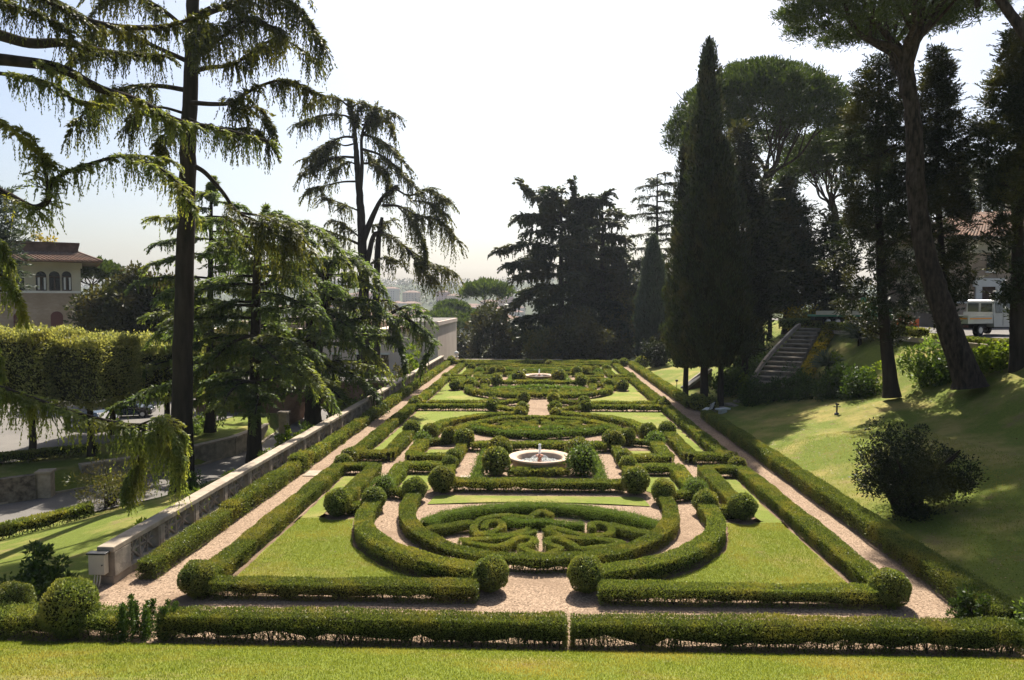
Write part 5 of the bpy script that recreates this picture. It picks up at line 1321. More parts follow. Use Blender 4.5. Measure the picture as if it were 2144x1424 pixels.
# big pine at the right, leaning trunk, crown cut by the top of the picture
tk = pxY((2032, 812, 38.9), (2008, 745, 38.9), (1975, 650, 39), (1940, 540, 39.3), (1918, 400, 39.5), (1914, 280, 39.5), (1903, 180, 39.5), (1895, 118, 39.5))
p3 = stone_pine('stone_pine', 'huge stone pine with thick leaning trunk, crown cut off by the picture top', tk[0], tk, at(1862, 18, 39.5), 5.2, 5.2, 3.8, 900, 100, .56, .25, .05, .66, nl=8, bowl=2.5)
p1b = at(1588, 640, 75); tk = [np.r_[p1b[:2], float(Z(p1b[0], 75)) - .2]] + px(75, (1578, 560), (1578, 500), (1590, 440), (1600, 385), (1606, 360))
stone_pine('stone_pine', 'broad umbrella pine with domed crown behind the tall cypress', tk[0], tk, at(1592, 292, 75), 8.9, 8.6, 6.8, 900, 100, .95, .36, .10, .62, nl=7, under=.1)
tk = [np.r_[at(1765, 640, 84)[:2], 5.5]] + px(84, (1762, 560), (1752, 470), (1745, 430), (1740, 405))
stone_pine('stone_pine', 'lower umbrella pine with red-barked forks between cypress and dark conifers', tk[0], tk, at(1742, 372, 84), 5.6, 6, 5.0, 380, 80, 1.0, .45, .11, .5, nl=8)
tk = [(25.5, 26, 5.3)] + pxY((2330, 400, 29), (2240, 200, 31), (2140, 62, 32), (2085, -15, 32.5), (2050, -90, 33))
stone_pine('stone_pine', 'leaning pine trunk crossing the top right corner, crown out of view', tk[0], tk, at(2010, -210, 33), 4.2, 4.2, 3, 260, 80, .6, .3, .06, .32, nl=8)

def conifer(name, label, trunk, r0, prof, ncl, k, cr, L, W, mat, up=.25, flat=.8, group=None, bark='bark', limbs=True, shell=.3, rmin=.15, open_below=None, plume=1.0):
    """dark irregular conifer: clumps of foliage on short limbs round a trunk; prof = [(z, radius)] """
    t = Tree(name, trunk[0], label, group, bark=bark, leafm=mat); Q = t.trunk(trunk, r0, r0 * .18, 10)
    pz, pr_ = np.array(prof, float).T
    zz_ = np.linspace(pz[0], pz[-1], 300); w_ = (np.interp(zz_, pz, pr_) + .05) * (np.where(zz_ < open_below, .42, 1) if open_below else 1); cdf = np.cumsum(w_) / w_.sum()
    z = np.interp(rng.random(ncl), cdf, zz_); a = rng.random(ncl) * 6.28
    lob = 1 + .22 * np.sin(a * 2 + z * .9) + .14 * np.sin(a * 3 - z * 1.7)
    r = np.interp(z, pz, pr_) * lob * (rmin + (1 - rmin) * np.sqrt(rng.random(ncl)))
    tx = np.interp(z, Q[:, 2], Q[:, 0]); ty = np.interp(z, Q[:, 2], Q[:, 1])
    Cn = np.c_[tx + r * np.cos(a), ty + r * np.sin(a), z]
    f = MB(); clumps(f, Cn, cr * rng.uniform(.5, 1.2, ncl), k, L, W, up, flat, shell=shell)
    if plume:
        Dn = np.c_[np.cos(a), np.sin(a), rng.uniform(.1, .75, ncl)] + rng.normal(0, .25, (ncl, 3))
        spray(f, Cn, Dn, cr * plume * rng.uniform(1.0, 2.4, ncl), 24, L * 1.25, W * 1.1, .12, .7, -.1)
    f.build('crown', M[mat], parent=t.root)
    if limbs:
        for i in rng.choice(ncl, min(ncl, 40), replace=False):
            b = MB(); s_ = np.array([tx[i], ty[i], z[i] - .35 * r[i] - .2]); b.tube(spline([s_, (s_ + Cn[i]) / 2 - [0, 0, .05 * r[i]], Cn[i]], 4), np.linspace(.10 * r0 + .03, .015, 9), 4); b.build('limb', M[bark], parent=t.root)
    return t
def zat(v, Y): return EYE + (HV - v) * Y / FPX
def prof_px(Y, *vw): return sorted([(zat(v, Y), w_ * Y / FPX) for v, w_ in vw])
conifer('dark_conifer', 'dark ragged conifer left of the big leaning pine, trunk on the lawn edge', px(44, (1868, 832), (1856, 720), (1846, 600), (1840, 450), (1836, 300), (1842, 145)), .40,
        prof_px(44, (140, 12), (165, 34), (210, 56), (300, 62), (400, 66), (500, 84), (600, 96), (690, 66), (720, 20)), 560, 100, .46, .20, .06, 'jun', open_below=zat(520, 44), group='dark conifers on the right bank')
conifer('dark_conifer', 'slender dark conifer just right of the big pine trunk, pointed top', px(42.5, (2000, 822), (1992, 740), (1978, 600), (1966, 450), (1962, 300), (1964, 118)), .30,
        prof_px(42.5, (118, 5), (150, 20), (200, 36), (260, 44), (340, 56), (430, 60), (520, 54), (600, 40), (680, 24), (700, 10)), 520, 90, .40, .20, .06, 'jun', open_below=zat(460, 42.5), group='dark conifers on the right bank')
conifer('dark_conifer', 'dark ragged conifer cut by the right picture edge', px(39, (2132, 830), (2130, 700), (2130, 560), (2134, 380), (2142, 200), (2152, 60)), .42,
        prof_px(39, (50, 10), (90, 34), (160, 56), (240, 66), (330, 72), (430, 62), (540, 44), (620, 34), (660, 18)), 600, 100, .44, .20, .06, 'jun', open_below=zat(420, 39), group='dark conifers on the right bank')

def cypress(name, label, base, prof, n, L, W, mat='cyp', r0=.3, group='tall cypresses on the right', twin=None, lumps=.10):
    """columnar cypress: dense upright scale sprays over a dark core"""
    base = np.array(base, float)
    t = Tree(name, base, label, group, leafm=mat)
    ztop = prof[-1][0]; t.trunk([base - [0, 0, .3], base + [0, 0, 1.5], [base[0], base[1], ztop * .5 + base[2] * .5], [base[0], base[1], ztop - .5]], r0, .05, 9, flare=1.5)
    pz, pr_ = np.array(prof, float).T
    zz_ = np.linspace(pz[0], pz[-1], 400); w_ = np.interp(zz_, pz, pr_) + .02; cdf = np.cumsum(w_) / w_.sum()
    z = np.interp(rng.random(n), cdf, zz_); a = rng.random(n) * 6.28
    ph = rng.random(4) * 6
    lob = 1 + lumps * np.sin(a * 3 + z * .8 + ph[0]) + lumps * .8 * np.sin(a * 5 - z * 1.9 + ph[1]) + lumps * .6 * np.sin(a * 9 + z * 3.1 + ph[2])
    R0 = np.interp(z, pz, pr_) * lob; r = R0 * (1 - .22 * rng.random(n) ** 1.6) + np.abs(rng.normal(0, .09, n)) - .08
    o = np.c_[np.cos(a), np.sin(a), np.zeros(n)]
    P = np.c_[base[0] + r * o[:, 0], base[1] + r * o[:, 1], z]
    D = o * rng.uniform(.1, .7, n)[:, None] + UPV * .9 + rng.normal(0, .22, (n, 3))
    sc = rng.uniform(.6, 1.35, n)
    f = MB(); f.cards(P - unit(D) * (L * sc * .4)[:, None], D, unit(o + rng.normal(0, .6, (n, 3))), L * sc, W * sc)
    q = [(p_r * .72, p_z) for p_z, p_r in prof]; q[0] = (.02, q[0][1]); q[-1] = (.02, q[-1][1])
    zc = np.linspace(pz[0], pz[-1], 26); f.lathe(np.c_[np.interp(zc, pz, pr_) * .72, zc], (base[0], base[1], 0), 14, 1)
    f.build('crown', [M[mat], M['core']], parent=t.root)
    return t
def cyp_base(u, v, Y): 
    p = at(u, v, Y); return np.array([p[0], p[1], float(Z(p[0], p[1]))])
YC = 55.5
cypress('cypress', 'tallest pointed cypress on the right of the garden', cyp_base(1474, 845, YC), prof_px(YC, (94, 3), (110, 11), (150, 18), (215, 24), (262, 29), (300, 34), (400, 41), (500, 49), (620, 62), (715, 68), (765, 36)), 44000, .28, .085, r0=.42, lumps=.22)
cypress('cypress', 'shorter cypress merged with the left side of the tallest one', cyp_base(1436, 800, 60), prof_px(60, (262, 3), (290, 14), (360, 24), (480, 34), (620, 42), (720, 46), (768, 22)), 17000, .32, .09, r0=.3)
cypress('cypress', 'ragged cypress on the right side of the tallest, second bare trunk', cyp_base(1508, 862, 54.3), prof_px(54.3, (300, 6), (340, 22), (430, 40), (560, 54), (660, 62), (720, 58), (765, 28)), 20000, .30, .085, r0=.3, lumps=.22)
conifer('dark_conifer', 'olive-tinted conifer between the tallest cypress and the umbrella pine trunk', [cyp_base(1560, 800, 58) - [0, 0, .3]] + px(58, (1560, 700), (1556, 500), (1545, 285)), .3,
        prof_px(58, (272, 10), (320, 30), (420, 44), (540, 56), (640, 52), (700, 38), (745, 16)), 420, 90, .66, .30, .09, 'jun')
conifer('dark_conifer', 'broad dark conifer with jagged right edge at the head of the stairs', [cyp_base(1650, 664, 76) - [0, 0, .3]] + px(76, (1650, 600), (1648, 500), (1645, 386)), .5, prof_px(76, (382, 4), (400, 18), (450, 36), (520, 48), (590, 56), (625, 52), (645, 26)), 620, 90, .75, .36, .11, 'cyp', limbs=False)
cypress('cypress', 'narrow dark cypress just left of the broad one above the stairs', cyp_base(1612, 680, 78), prof_px(78, (400, 4), (440, 16), (520, 26), (620, 32), (655, 20)), 11000, .40, .11, r0=.3)
conifer('dark_conifer', 'small dark conifer between the pine forks and the ragged conifer', [cyp_base(1745, 662, 76) - [0, 0, .3]] + px(76, (1748, 600), (1745, 520), (1742, 440)), .25, prof_px(76, (445, 6), (500, 22), (560, 34), (620, 44), (660, 40)), 130, 44, .9, .5, .13, 'jun')
conifer('dark_conifer', 'hazy grey cedar behind the brick house roof', [(44, 92, 5.5)] + px(92, (2050, 560), (2052, 470), (2056, 352)), .35, prof_px(92, (352, 6), (400, 40), (470, 62), (540, 60)), 140, 40, 1.0, .6, .14, 'cedard')

# ------------------------------------------------------------------ trees beyond the garden
LK = dict(t0=.10, ln=3.2, per_m=8, hang=.9, hlen=1.6, L0=.8, W=.28, k=22, droop=.28)
def far_cedar(name, label, u, vb, vt, Y, zs, length, e0, dr, mat='cedard', r0=.6, leaves=LK, extra=(), group='dark cedars beyond the garden', az=0.0, lean=0):
    p0, p1 = at(u, vb, Y), at(u + lean, vt, Y)
    t = Tree(name, [p0[0], p0[1], float(Z(p0[0], p0[1]))], label, group, leafm=mat)
    t.trunk([[p0[0], p0[1], float(Z(p0[0], p0[1])) - .5], p0 * .6 + p1 * .4, p0 * .25 + p1 * .75, p1], r0, r0 * .16, 9)
    auto_limbs(t, zs, length, e0, dr, .16, leaves, az)
    for P in extra: t.limb(P, .2, .05, leaves)
    return t
YK = 112
zt_, zb2 = zat(388, YK), zat(740, YK)
far_cedar('dark_cedar', 'dark flat-tiered cedar in the centre beyond the garden, golden tips', 1175, 745, 402, YK, np.linspace(zb2 + 2, zt_ - 1.2, 34), lambda z: float(np.interp(z, [zb2, zat(560, YK), zat(500, YK), zat(440, YK), zt_], [7.5, 8.0, 4.6, 6.0, 3.4])), .16, .18,
          extra=[px(YK, (1172, 470), (1140, 425), (1110, 400), (1096, 386)), px(YK, (1172, 480), (1130, 460), (1090, 458)), px(YK, (1174, 530), (1110, 510), (1046, 520)), px(YK - 1, (1174, 560), (1120, 545), (1068, 552)), px(YK, (1176, 450), (1200, 415), (1200, 390)), px(YK, (1178, 470), (1230, 430), (1268, 405)), px(YK, (1176, 440), (1220, 430), (1262, 425)), px(YK - 2, (1176, 600), (1130, 600), (1065, 640))])
far_cedar('dark_cedar', 'second dark cedar merging with the right of the flat-tiered one', 1262, 748, 432, YK + 4, np.linspace(zb2 + 2, zat(440, YK), 30), lambda z: 5.6 * (.5 + .5 * ss(zat(430, YK), zat(560, YK), z)), .2, .2, az=1.0)
far_cedar('dark_cedar', 'thin see-through cedar with level branches standing left of the tallest cypress', 1376, 742, 366, 122, np.linspace(zat(640, 122), zat(370, 122), 40), lambda z: float(np.interp(z, [zat(600, 122), zat(520, 122), zat(440, 122), zat(372, 122)], [6.0, 5.6, 3.9, 2.2])), .12, .10, r0=.45, leaves=lv(LK, per_m=6, hang=.4, ln=2.0, k=16, L0=.55, W=.16), az=.5)
cypress('grey_cypress', 'grey-green cypress below the thin cedar, left of the tallest cypress', [*at(1366, 740, 100)[:2], float(Z(at(1366, 740, 100)[0], 100))], prof_px(100, (492, 4), (530, 16), (600, 30), (680, 36), (735, 34), (752, 26)), 15000, .5, .15, 'cypb', group=None)
def crown_tree(name, label, u, v0, v1, Y, hw, mat, n=150, k=50, cr=None, L=.5, W=.2, group=None, low=.2, r0=.35, trunk_v=None):
    """broadleaf or bushy tree: clumps over an uneven ovoid, trunk with forking limbs below"""
    p = at(u, v1, Y); zg = float(Z(p[0], Y)); z0_, z1_ = zat(v1, Y), zat(v0, Y); z0_ = max(z0_, zg); rx = hw * Y / FPX; cz = z0_ + (z1_ - z0_) * .48; rz = (z1_ - z0_) / 2
    t = Tree(name, [p[0], Y, zg], label, group, leafm=mat)
    t.trunk([(p[0], Y, zg - .4), (p[0] + .2, Y, zg + (cz - zg) * .5), (p[0], Y, cz + rz * .5)], r0, r0 * .3, 8)
    d = unit(rng.normal(0, 1, (n, 3))); rr = rng.uniform(.45, 1, n) ** .6
    lob = 1 + .16 * np.sin(d[:, 0] * 4 + u) + .14 * np.sin(d[:, 2] * 5 + d[:, 1] * 3 + v0)
    Cn = np.array([p[0], Y, cz]) + d * (rr * lob)[:, None] * [rx, rx, rz * 1.04]
    Cn[:, 2] = np.maximum(Cn[:, 2], z0_ + .3)
    f = MB(); clumps(f, Cn, (cr or rx * .26) * rng.uniform(.6, 1.3, n), k, L, W, .15, .85); f.build('crown', M[mat], parent=t.root)
    for i in rng.choice(n, 9, replace=False):
        b = MB(); s_ = np.array([p[0], Y, zg + (cz - zg) * rng.uniform(.3, 1)]); b.tube(spline([s_, (s_ + Cn[i]) / 2 + [0, 0, .1 * rz], Cn[i]], 4), np.linspace(r0 * .35, .03, 9), 4); b.build('limb', M['bark'], parent=t.root)
    return t
G_ = 'dark trees closing the view beyond the garden'
crown_tree('evergreen_tree', 'dark bushy evergreen left of the flat-tiered cedar, brownish lit leaves', 1032, 640, 775, 118, 56, 'oak', 170, 50, L=.55, W=.24, group=G_)
crown_tree('evergreen_tree', 'dark dense tree behind the flat-tiered cedar trunk', 1228, 486, 775, 128, 74, 'cedard', 240, 50, L=.7, W=.28, group=G_)
crown_tree('evergreen_tree', 'dark hazy tree below the umbrella pines left of centre', 958, 690, 790, 140, 48, 'oak', 130, 44, L=.7, W=.3, group=G_)
crown_tree('evergreen_tree', 'yellow-green understorey tree at the foot of the flat-tiered cedar', 1150, 690, 770, 103, 52, 'olive', 140, 46, L=.45, W=.2, group=G_)
crown_tree('evergreen_tree', 'dark low bushy tree in the middle behind the end hedge', 1215, 662, 770, 101, 66, 'oak', 190, 46, L=.45, W=.2, group=G_)
crown_tree('evergreen_tree', 'sunlit olive-leaved tree between the dark cedars and grey cypress', 1300, 600, 770, 116, 52, 'olive', 190, 50, L=.5, W=.22, group=G_)
crown_tree('evergreen_tree', 'dark tree filling the gap left of the flat-tiered cedar trunk', 1088, 672, 775, 122, 44, 'oak', 120, 46, L=.55, W=.24, group=G_)
crown_tree('evergreen_tree', 'dark small tree by the far right corner of the garden', 1374, 708, 775, 86, 26, 'jun', 70, 50, L=.3, W=.11, group=G_)
crown_tree('evergreen_tree', 'dark tall filler tree behind the second dark cedar', 1270, 520, 770, 135, 70, 'cedard', 180, 50, L=.7, W=.28, group=G_)
crown_tree('evergreen_tree', 'dark evergreen low behind the grey cypress near the right path end', 1425, 690, 770, 96, 40, 'oak', 110, 46, L=.42, W=.18, group=G_)
for u, v, Y, hw, txt in ((1018, 622, 175, 54, 'flat-topped umbrella pine on the skyline beyond the garden'), (945, 652, 205, 34, 'low green umbrella pine, upper one in the valley'), (925, 690, 180, 64, 'wide bright green umbrella pine below the others in the valley'), (872, 690, 190, 40, 'green umbrella pine half hidden by the twin cedar tips'), (990, 672, 215, 36, 'small umbrella pine beneath the skyline pine')):
    p = at(u, v, Y); r_ = hw * Y / FPX; zg = float(Z(p[0], Y))
    stone_pine('stone_pine', txt, (p[0], Y, zg), [(p[0], Y, zg - .5), (p[0] + .5, Y, zg * .5 + p[2] * .5), (p[0] - .3, Y, p[2] - r_ * .35)], p, r_, r_, r_ * .55, 150, 34, r_ * .2, 1.0, .32, .4, nl=7, simple=True, group='umbrella pines in the valley')
G2 = 'dark evergreens behind the villa'
crown_tree('evergreen_tree', 'dark glossy evergreen touching the villa corner', 232, 592, 720, 74, 62, 'oak', 190, 60, L=.42, W=.2, group=G2)
crown_tree('evergreen_tree', 'tallest dark evergreen midway between villa and the bare cedar trunk', 312, 564, 730, 76, 62, 'oak', 200, 60, L=.42, W=.2, group=G2)
crown_tree('evergreen_tree', 'dark evergreen right behind the bare cedar trunk', 392, 620, 740, 80, 50, 'oak', 150, 50, L=.45, W=.2, group=G2)
crown_tree('evergreen_tree', 'mid green evergreen seen under the cedar limbs left of the bridge', 470, 680, 800, 84, 60, 'olive', 150, 50, L=.45, W=.2, group=G2)
crown_tree('evergreen_tree', 'dark evergreen behind the forked cedar above the bridge', 590, 690, 800, 90, 50, 'oak', 130, 46, L=.5, W=.22, group=G2)
p = at(192, 585, 98); stone_pine('stone_pine', 'green pine crown rising just behind the villa corner', (p[0], 98, -2.5), [(p[0], 98, -2.6), (p[0], 98, 4), (p[0], 98, p[2] - 1)], p, 3.6, 3.6, 2.4, 150, 40, .7, .6, .2, .35, nl=7, simple=True)
conifer('grey_conifer', 'greyish conifer cut by the left edge above the villa roof', [(*at(-12, 650, 70)[:2], -2.4)] + px(70, (-10, 600), (-8, 480), (-6, 375)), .4, prof_px(70, (372, 8), (420, 26), (470, 44), (520, 40), (600, 40)), 120, 40, .8, .5, .12, 'cypb')
p = along(-3.6, 1.5); f = MB(); clumps(f, np.array([[p[0] + dx, p[1], z_p + dz] for dx, dz in ((-.9, .9), (-.5, .45), (.2, .35), (.8, .5))]), .55, 60, .3, .16)
tag(f.build('roof_plant', [M['yel']]), 'bright yellow-green plant growing on the villa roof', 'plant')

# clipped pollard trees with flat tops
def pollard(x, y, w, d, zt, h, label, n=9000):
    n = int(n * 2.2)
    zg = float(Z(x, y)); t = Tree('clipped_tree', (x, y, zg), label, 'flat-topped clipped trees by the car park', leafm='poll')
    t.trunk([(x, y, zg - .3), (x + .05, y, zg + 1.6), (x, y, zt - h * .5)], .27, .16, 9)
    f = MB()
    q = rng.uniform(-1, 1, (n, 3)); ax_ = rng.integers(0, 3, n); sg = rng.choice([-1, 1], n, p=[.35, .65])
    ax_ = np.where(rng.random(n) < .4, 2, ax_); sg = np.where(ax_ == 2, np.where(rng.random(n) < .85, 1, -1), sg)
    q[np.arange(n), ax_] = sg * (1 - .12 * rng.random(n) ** 2)
    nr = np.zeros((n, 3)); nr[np.arange(n), ax_] = sg
    P = q * [w / 2, d / 2, h / 2] + [x, y, zt - h / 2]
    P += nr * (.16 * np.sin(P[:, :1] * 2.3) * np.sin(P[:, 1:2] * 2.1 + P[:, 2:] * 2))
    top = (ax_ == 2) & (sg > 0); P[:, 2] += np.where(top, np.abs(rng.normal(0, .22, n)), 0)
    D = nr * .5 + rng.normal(0, .5, (n, 3)) + UPV * .5; sc = rng.uniform(.7, 1.4, n)
    f.cards(P, D, unit(nr + rng.normal(0, .6, (n, 3))), .17 * sc, .085 * sc)
    f.span((x - w / 2 + .4, y - d / 2 + .4, zt - h + .4), (x + w / 2 - .4, y + d / 2 - .4, zt - .4), 1)
    f.build('crown', [M['poll'], M['core']], parent=t.root)
pollard(-37.2, 45.5, 4.6, 5, 5.9, 3.9, 'clipped flat-topped tree at the left picture edge', 9000)
pollard(-32.7, 46.6, 4.7, 5, 5.7, 4.0, 'clipped flat-topped tree, left of two visible trunks by the car park', 13000)
pollard(-29.6, 47.8, 4.4, 5, 5.2, 3.9, 'clipped flat-topped tree, right of two visible trunks by the car park', 12000)
pollard(-32.6, 55.5, 5.0, 6, 4.9, 3.6, 'clipped flat-topped tree in the second row behind', 9000)
pollard(-28.6, 56.0, 4.8, 6, 4.2, 3.6, 'clipped flat-topped tree at the right end near the bare cedar trunk', 9000)

# ------------------------------------------------------------------ shrubs and low planting
def bush(x, y, rx, ry, h, mat, label, n=40, k=60, L=.14, W=.07, name='bush', z=None, cat='bush', group=None, cr=None, stems=6, up=.3, seat=.0):
    zg = float(Z(x, y)) if z is None else z
    d = unit(rng.normal(0, 1, (n, 3))); d[:, 2] = np.abs(d[:, 2]); rr = rng.random(n) ** .4
    lob = 1 + .2 * np.sin(d[:, 0] * 4 + x * 3) + .2 * np.sin(d[:, 1] * 5 + y)
    Cn = np.array([x, y, zg + seat]) + d * (rr * lob)[:, None] * [rx, ry, h - seat]
    f = MB(); clumps(f, Cn, (cr or min(rx, h) * .33) * rng.uniform(.6, 1.3, n), k, L, W, up, .9)
    o = f.build(name, [M[mat]], origin=(x, y, zg)); tag(o, label, cat, group)
    if stems:
        for i in range(stems):
            b = MB(); p = Cn[int(rng.integers(n))]; s_ = np.array([x + rng.normal(0, rx * .12), y + rng.normal(0, ry * .12), zg - .05]); b.tube(spline([s_, (s_ * .6 + p * .4) + [0, 0, .1 * h], p], 4), np.linspace(.03 + .012 * h, .008, 9), 4); b.build('stem', M['bark'], parent=o)
    return o
def spires(x, y, label, h=.8, r=.35, n=9, mat='boxd'):
    f = MB(); zg = float(Z(x, y))
    for i in range(n):
        a = rng.random() * 6.28; q = r * math.sqrt(rng.random()); hh = h * rng.uniform(.7, 1.1); m = 420
        t = rng.random(m); P = np.c_[x + q * math.cos(a) + rng.normal(0, .07, m) * (1 - .6 * t), y + q * math.sin(a) + rng.normal(0, .07, m) * (1 - .6 * t), zg + .04 + hh * t]
        f.cards(P, rng.normal(0, .5, (m, 3)) + UPV * .8, rng.normal(0, 1, (m, 3)), .07, .03)
    tag(f.build('upright_shrub', [M[mat]], origin=(x, y, zg)), label, 'shrub')
spires(-9.45, 17.0, 'dark upright shrub with spiky tips at the left end of the long front hedge', .88, .42, 12)
spires(-8.85, 17.05, 'small dark upright shrub touching the left end of the long front hedge', .8, .26, 7)
bush(-13.55, 19.6, .62, .6, 1.2, 'boxd', 'dark glossy laurel bush beside the utility box', 46, 90, .13, .06)
bush(-13.6, 18.6, .7, .6, .8, 'boxd', 'low dark laurel left of the round bush', 30, 80, .12, .055)
bush(11.5, 17.2, .75, .7, 1.0, 'boxb', 'grey-green rounded shrub at the right end of the front hedge', 36, 90, .09, .04)
bush(10.75, 18.6, .45, .5, .8, 'boxd', 'dark shrub at the near end of the right boundary hedge', 24, 80, .09, .04)
for i, (y, h, m_, t_) in enumerate(((24.2, .9, 'lime', 'nearest the utility box'), (27.0, 1.0, 'lime', 'second along the wall'), (30.0, 1.0, 'boxb', 'darker one opposite the tallest hedge block'), (34.6, 1.1, 'lime', 'near the foot of the tall cedar'), (37.6, 1.9, 'lime', 'tall pale one left of the second trunk'), (41.2, 1.3, 'boxb', 'right beside the second trunk'), (46.5, 2.2, 'lime', 'tallest, before the bridge pier'), (52.0, 1.4, 'boxb', 'small, below the forked cedar'))):
    bush(-13.0, y, .5, .9, h + .35, m_, f'leafy shrub behind the balustrade, {t_}', 30, 60, .13, .07, group='leafy shrubs behind the balustrade')
bush(-13.4, 60, .9, 1.6, 2.0, 'boxd', 'dark shrub behind the balustrade right of the arch', 40, 60, .2, .1)
bush(-13.2, 72, 1.0, 2.4, 2.2, 'olive', 'yellowish shrub behind the far balustrade before the pink building', 40, 60, .25, .12)
bush(-14.0, 82, 1.4, 2.4, 3.2, 'lime', 'bright green shrub before the pink building corner', 40, 60, .3, .15)
q = gnd(228, 1058, -3.4); bush(q[0], q[1], 1.9, 1.7, 2.3, 'olive', 'sprawling thin olive-coloured shrub by the road', 46, 60, .16, .05, stems=14, up=.6, seat=.5)
q = gnd(440, 1003, -2.6); bush(-16.2, 34.0, .7, .7, .8, 'boxd', 'low dark shrub at the foot of the tall bare cedar', 24, 60, .12, .06)
hedge([(-26.2, 29.6), (-23.7, 32.3), (-21.3, 34.3)], w=.75, h=.68, zb=.1, label='low dark hedge on the near side of the road at the left edge', L=.12)
hedge([(-35.5, 44.2), (-32.4, 45.9), (-29.6, 48.5)], w=.9, h=.7, zb=.05, label='dark hedge under the clipped trees beside the car park', L=.14)
for i, (x, y) in enumerate(((-27.0, 52), (-26.6, 56), (-27.4, 59.5))):
    bush(x, y, .8, .8, .9, 'boxb', ['rounded green bush on the wall, nearest of three', 'rounded green bush on the wall, middle of three', 'rounded green bush on the wall, farthest of three'][i], 24, 50, .16, .09, group='rounded bushes on the road wall')
# right bank
s1 = bush(13.4, 26.9, 2.15, 1.8, 2.6, 'jun', 'wide dark multi-stemmed shrub tree on the right lawn', 150, 170, .10, .05, name='shrub_tree', cat='shrub tree', stems=0, seat=.75, cr=.42, z=float(Z(13.3, 26.9)))
b = MB(); zg = float(Z(13.3, 26.9))
for i in range(11):
    a = i * .57 + rng.normal(0, .2); s_ = np.array([13.3 + .35 * math.cos(a * 3), 26.9 + .35 * math.sin(a * 3), zg - .1]); e_ = np.array([13.3 + rng.uniform(.9, 1.8) * math.cos(a * 1.8), 26.9 + 1.3 * math.sin(a * 1.8), zg + rng.uniform(1.4, 2.5)])
    b = MB(); b.tube(spline([s_, s_ * .6 + e_ * .4 + [0, 0, .25], e_], 6), np.linspace(.10, .03, 13), 6); b.build('trunk', M['bark'], parent=s1)
bush(13.3, 26.4, .9, .7, .7, 'jun', 'low dark undergrowth round the foot of the shrub tree', 26, 60, .12, .06)
sh = [(14.9, 52.6, 1.0, 1.5, 'boxd'), (16.2, 51.3, 1.2, 1.6, 'boxd'), (17.6, 50.3, 1.3, 1.7, 'boxd'), (18.9, 48.6, 1.3, 1.7, 'boxd'), (20.0, 47.0, 1.2, 1.6, 'boxd')]
tx_ = ['first by the short stone flight', 'second from the short stone flight', 'in the middle of the row', 'fourth, before the spiky plants', 'last, beside the ragged conifer trunk']
for (x, y, r_, h, m_), t_ in zip(sh, tx_): bush(x, y, r_, r_, h, m_, f'dark shrub in the row across the bank, {t_}', 46, 60, .2, .1, group='dark shrubs across the right bank')
bush(19.8, 49.6, .8, .8, 2.3, 'lime', 'upright bright green shrub above the dark row', 34, 60, .2, .12)
bush(20.6, 47.6, 1.0, .8, 1.8, 'lime', 'low bright green shrub left of the ragged conifer trunk', 36, 60, .2, .12)
bush(22.6, 44.2, 1.4, 1.1, 2.4, 'boxb', 'loose pale leafy shrub between the two conifer trunks', 46, 50, .22, .10)
bush(23.0, 43.0, 1.2, .8, 1.3, 'boxd', 'dark low shrub at the foot of the slender conifer', 36, 50, .2, .1)
bush(24.3, 40.4, 1.3, .8, 1.35, 'lime', 'bright green shrub right of the big leaning trunk', 46, 60, .2, .12)
bush(26.0, 39.8, 1.2, .8, 1.2, 'boxb', 'light green shrub by the right edge conifer', 40, 60, .2, .12)
bush(14.7, 57.6, 1.6, 1.6, 2.2, 'boxd', 'dark shrub mass left of the stairs, lower one', 60, 60, .22, .11)
bush(16.6, 61.5, 1.6, 1.8, 2.3, 'boxd', 'dark shrub mass left of the stairs, middle one', 60, 60, .24, .12)
bush(19.0, 66.5, 1.6, 2.0, 2.2, 'boxd', 'dark shrub mass left of the stairs, upper one', 60, 60, .26, .12)
bush(15.6, 56.0, .6, .6, 1.5, 'lime', 'small bright green shrub lit beside the stairs', 24, 50, .18, .1)
hedge([tuple(q) for q in (cl[4:-6, :2] + Nn[4:-6] * (wid[4:-6, None] + .75))], w=.8, h=.85, zb=.0, mat='yel', label='yellow-flowered border hedge along the right side of the stairs', stems=False, wild=.03, name='flowering_hedge', L=.17)
hedge([(24.9, 66.8), (25.2, 62), (25.45, 56), (25.6, 50.5)], w=.8, h=.7, zb=.1, z0=5.45, label='low hedge along the terrace edge left of the ragged conifer', L=.17)
hedge([(25.7, 49.0), (25.9, 45.0), (26.4, 42.0)], w=.7, h=.5, zb=.03, z0=5.3, label='low hedge along the terrace edge in front of the white truck', L=.15)
hedge([(22.2, 68.5), (23.4, 69.5), (25.5, 70.5)], w=.9, h=.9, zb=.05, z0=5.4, label='dark hedge at the head of the stairs', L=.18)
b = MB()
for a_, c_ in (((25.05, 66.0), (25.2, 58)), ((25.2, 58), (25.3, 50)), ((25.3, 50), (25.5, 43))): b.bar((*a_, 5.38), (*c_, 5.38), .22, .3)
tag(b.build('kerb_edging', M['stone']), 'pale stone edging at the top of the right bank', 'edging')
bush(26.5, 74, 2.2, 1.6, 1.9, 'yel', 'sunlit yellow shrub behind the head of the stairs', 40, 50, .26, .14)
bush(29.5, 78, 2.4, 2, 3.0, 'boxb', 'green shrub on the terrace behind the flatbed truck', 46, 50, .3, .15)
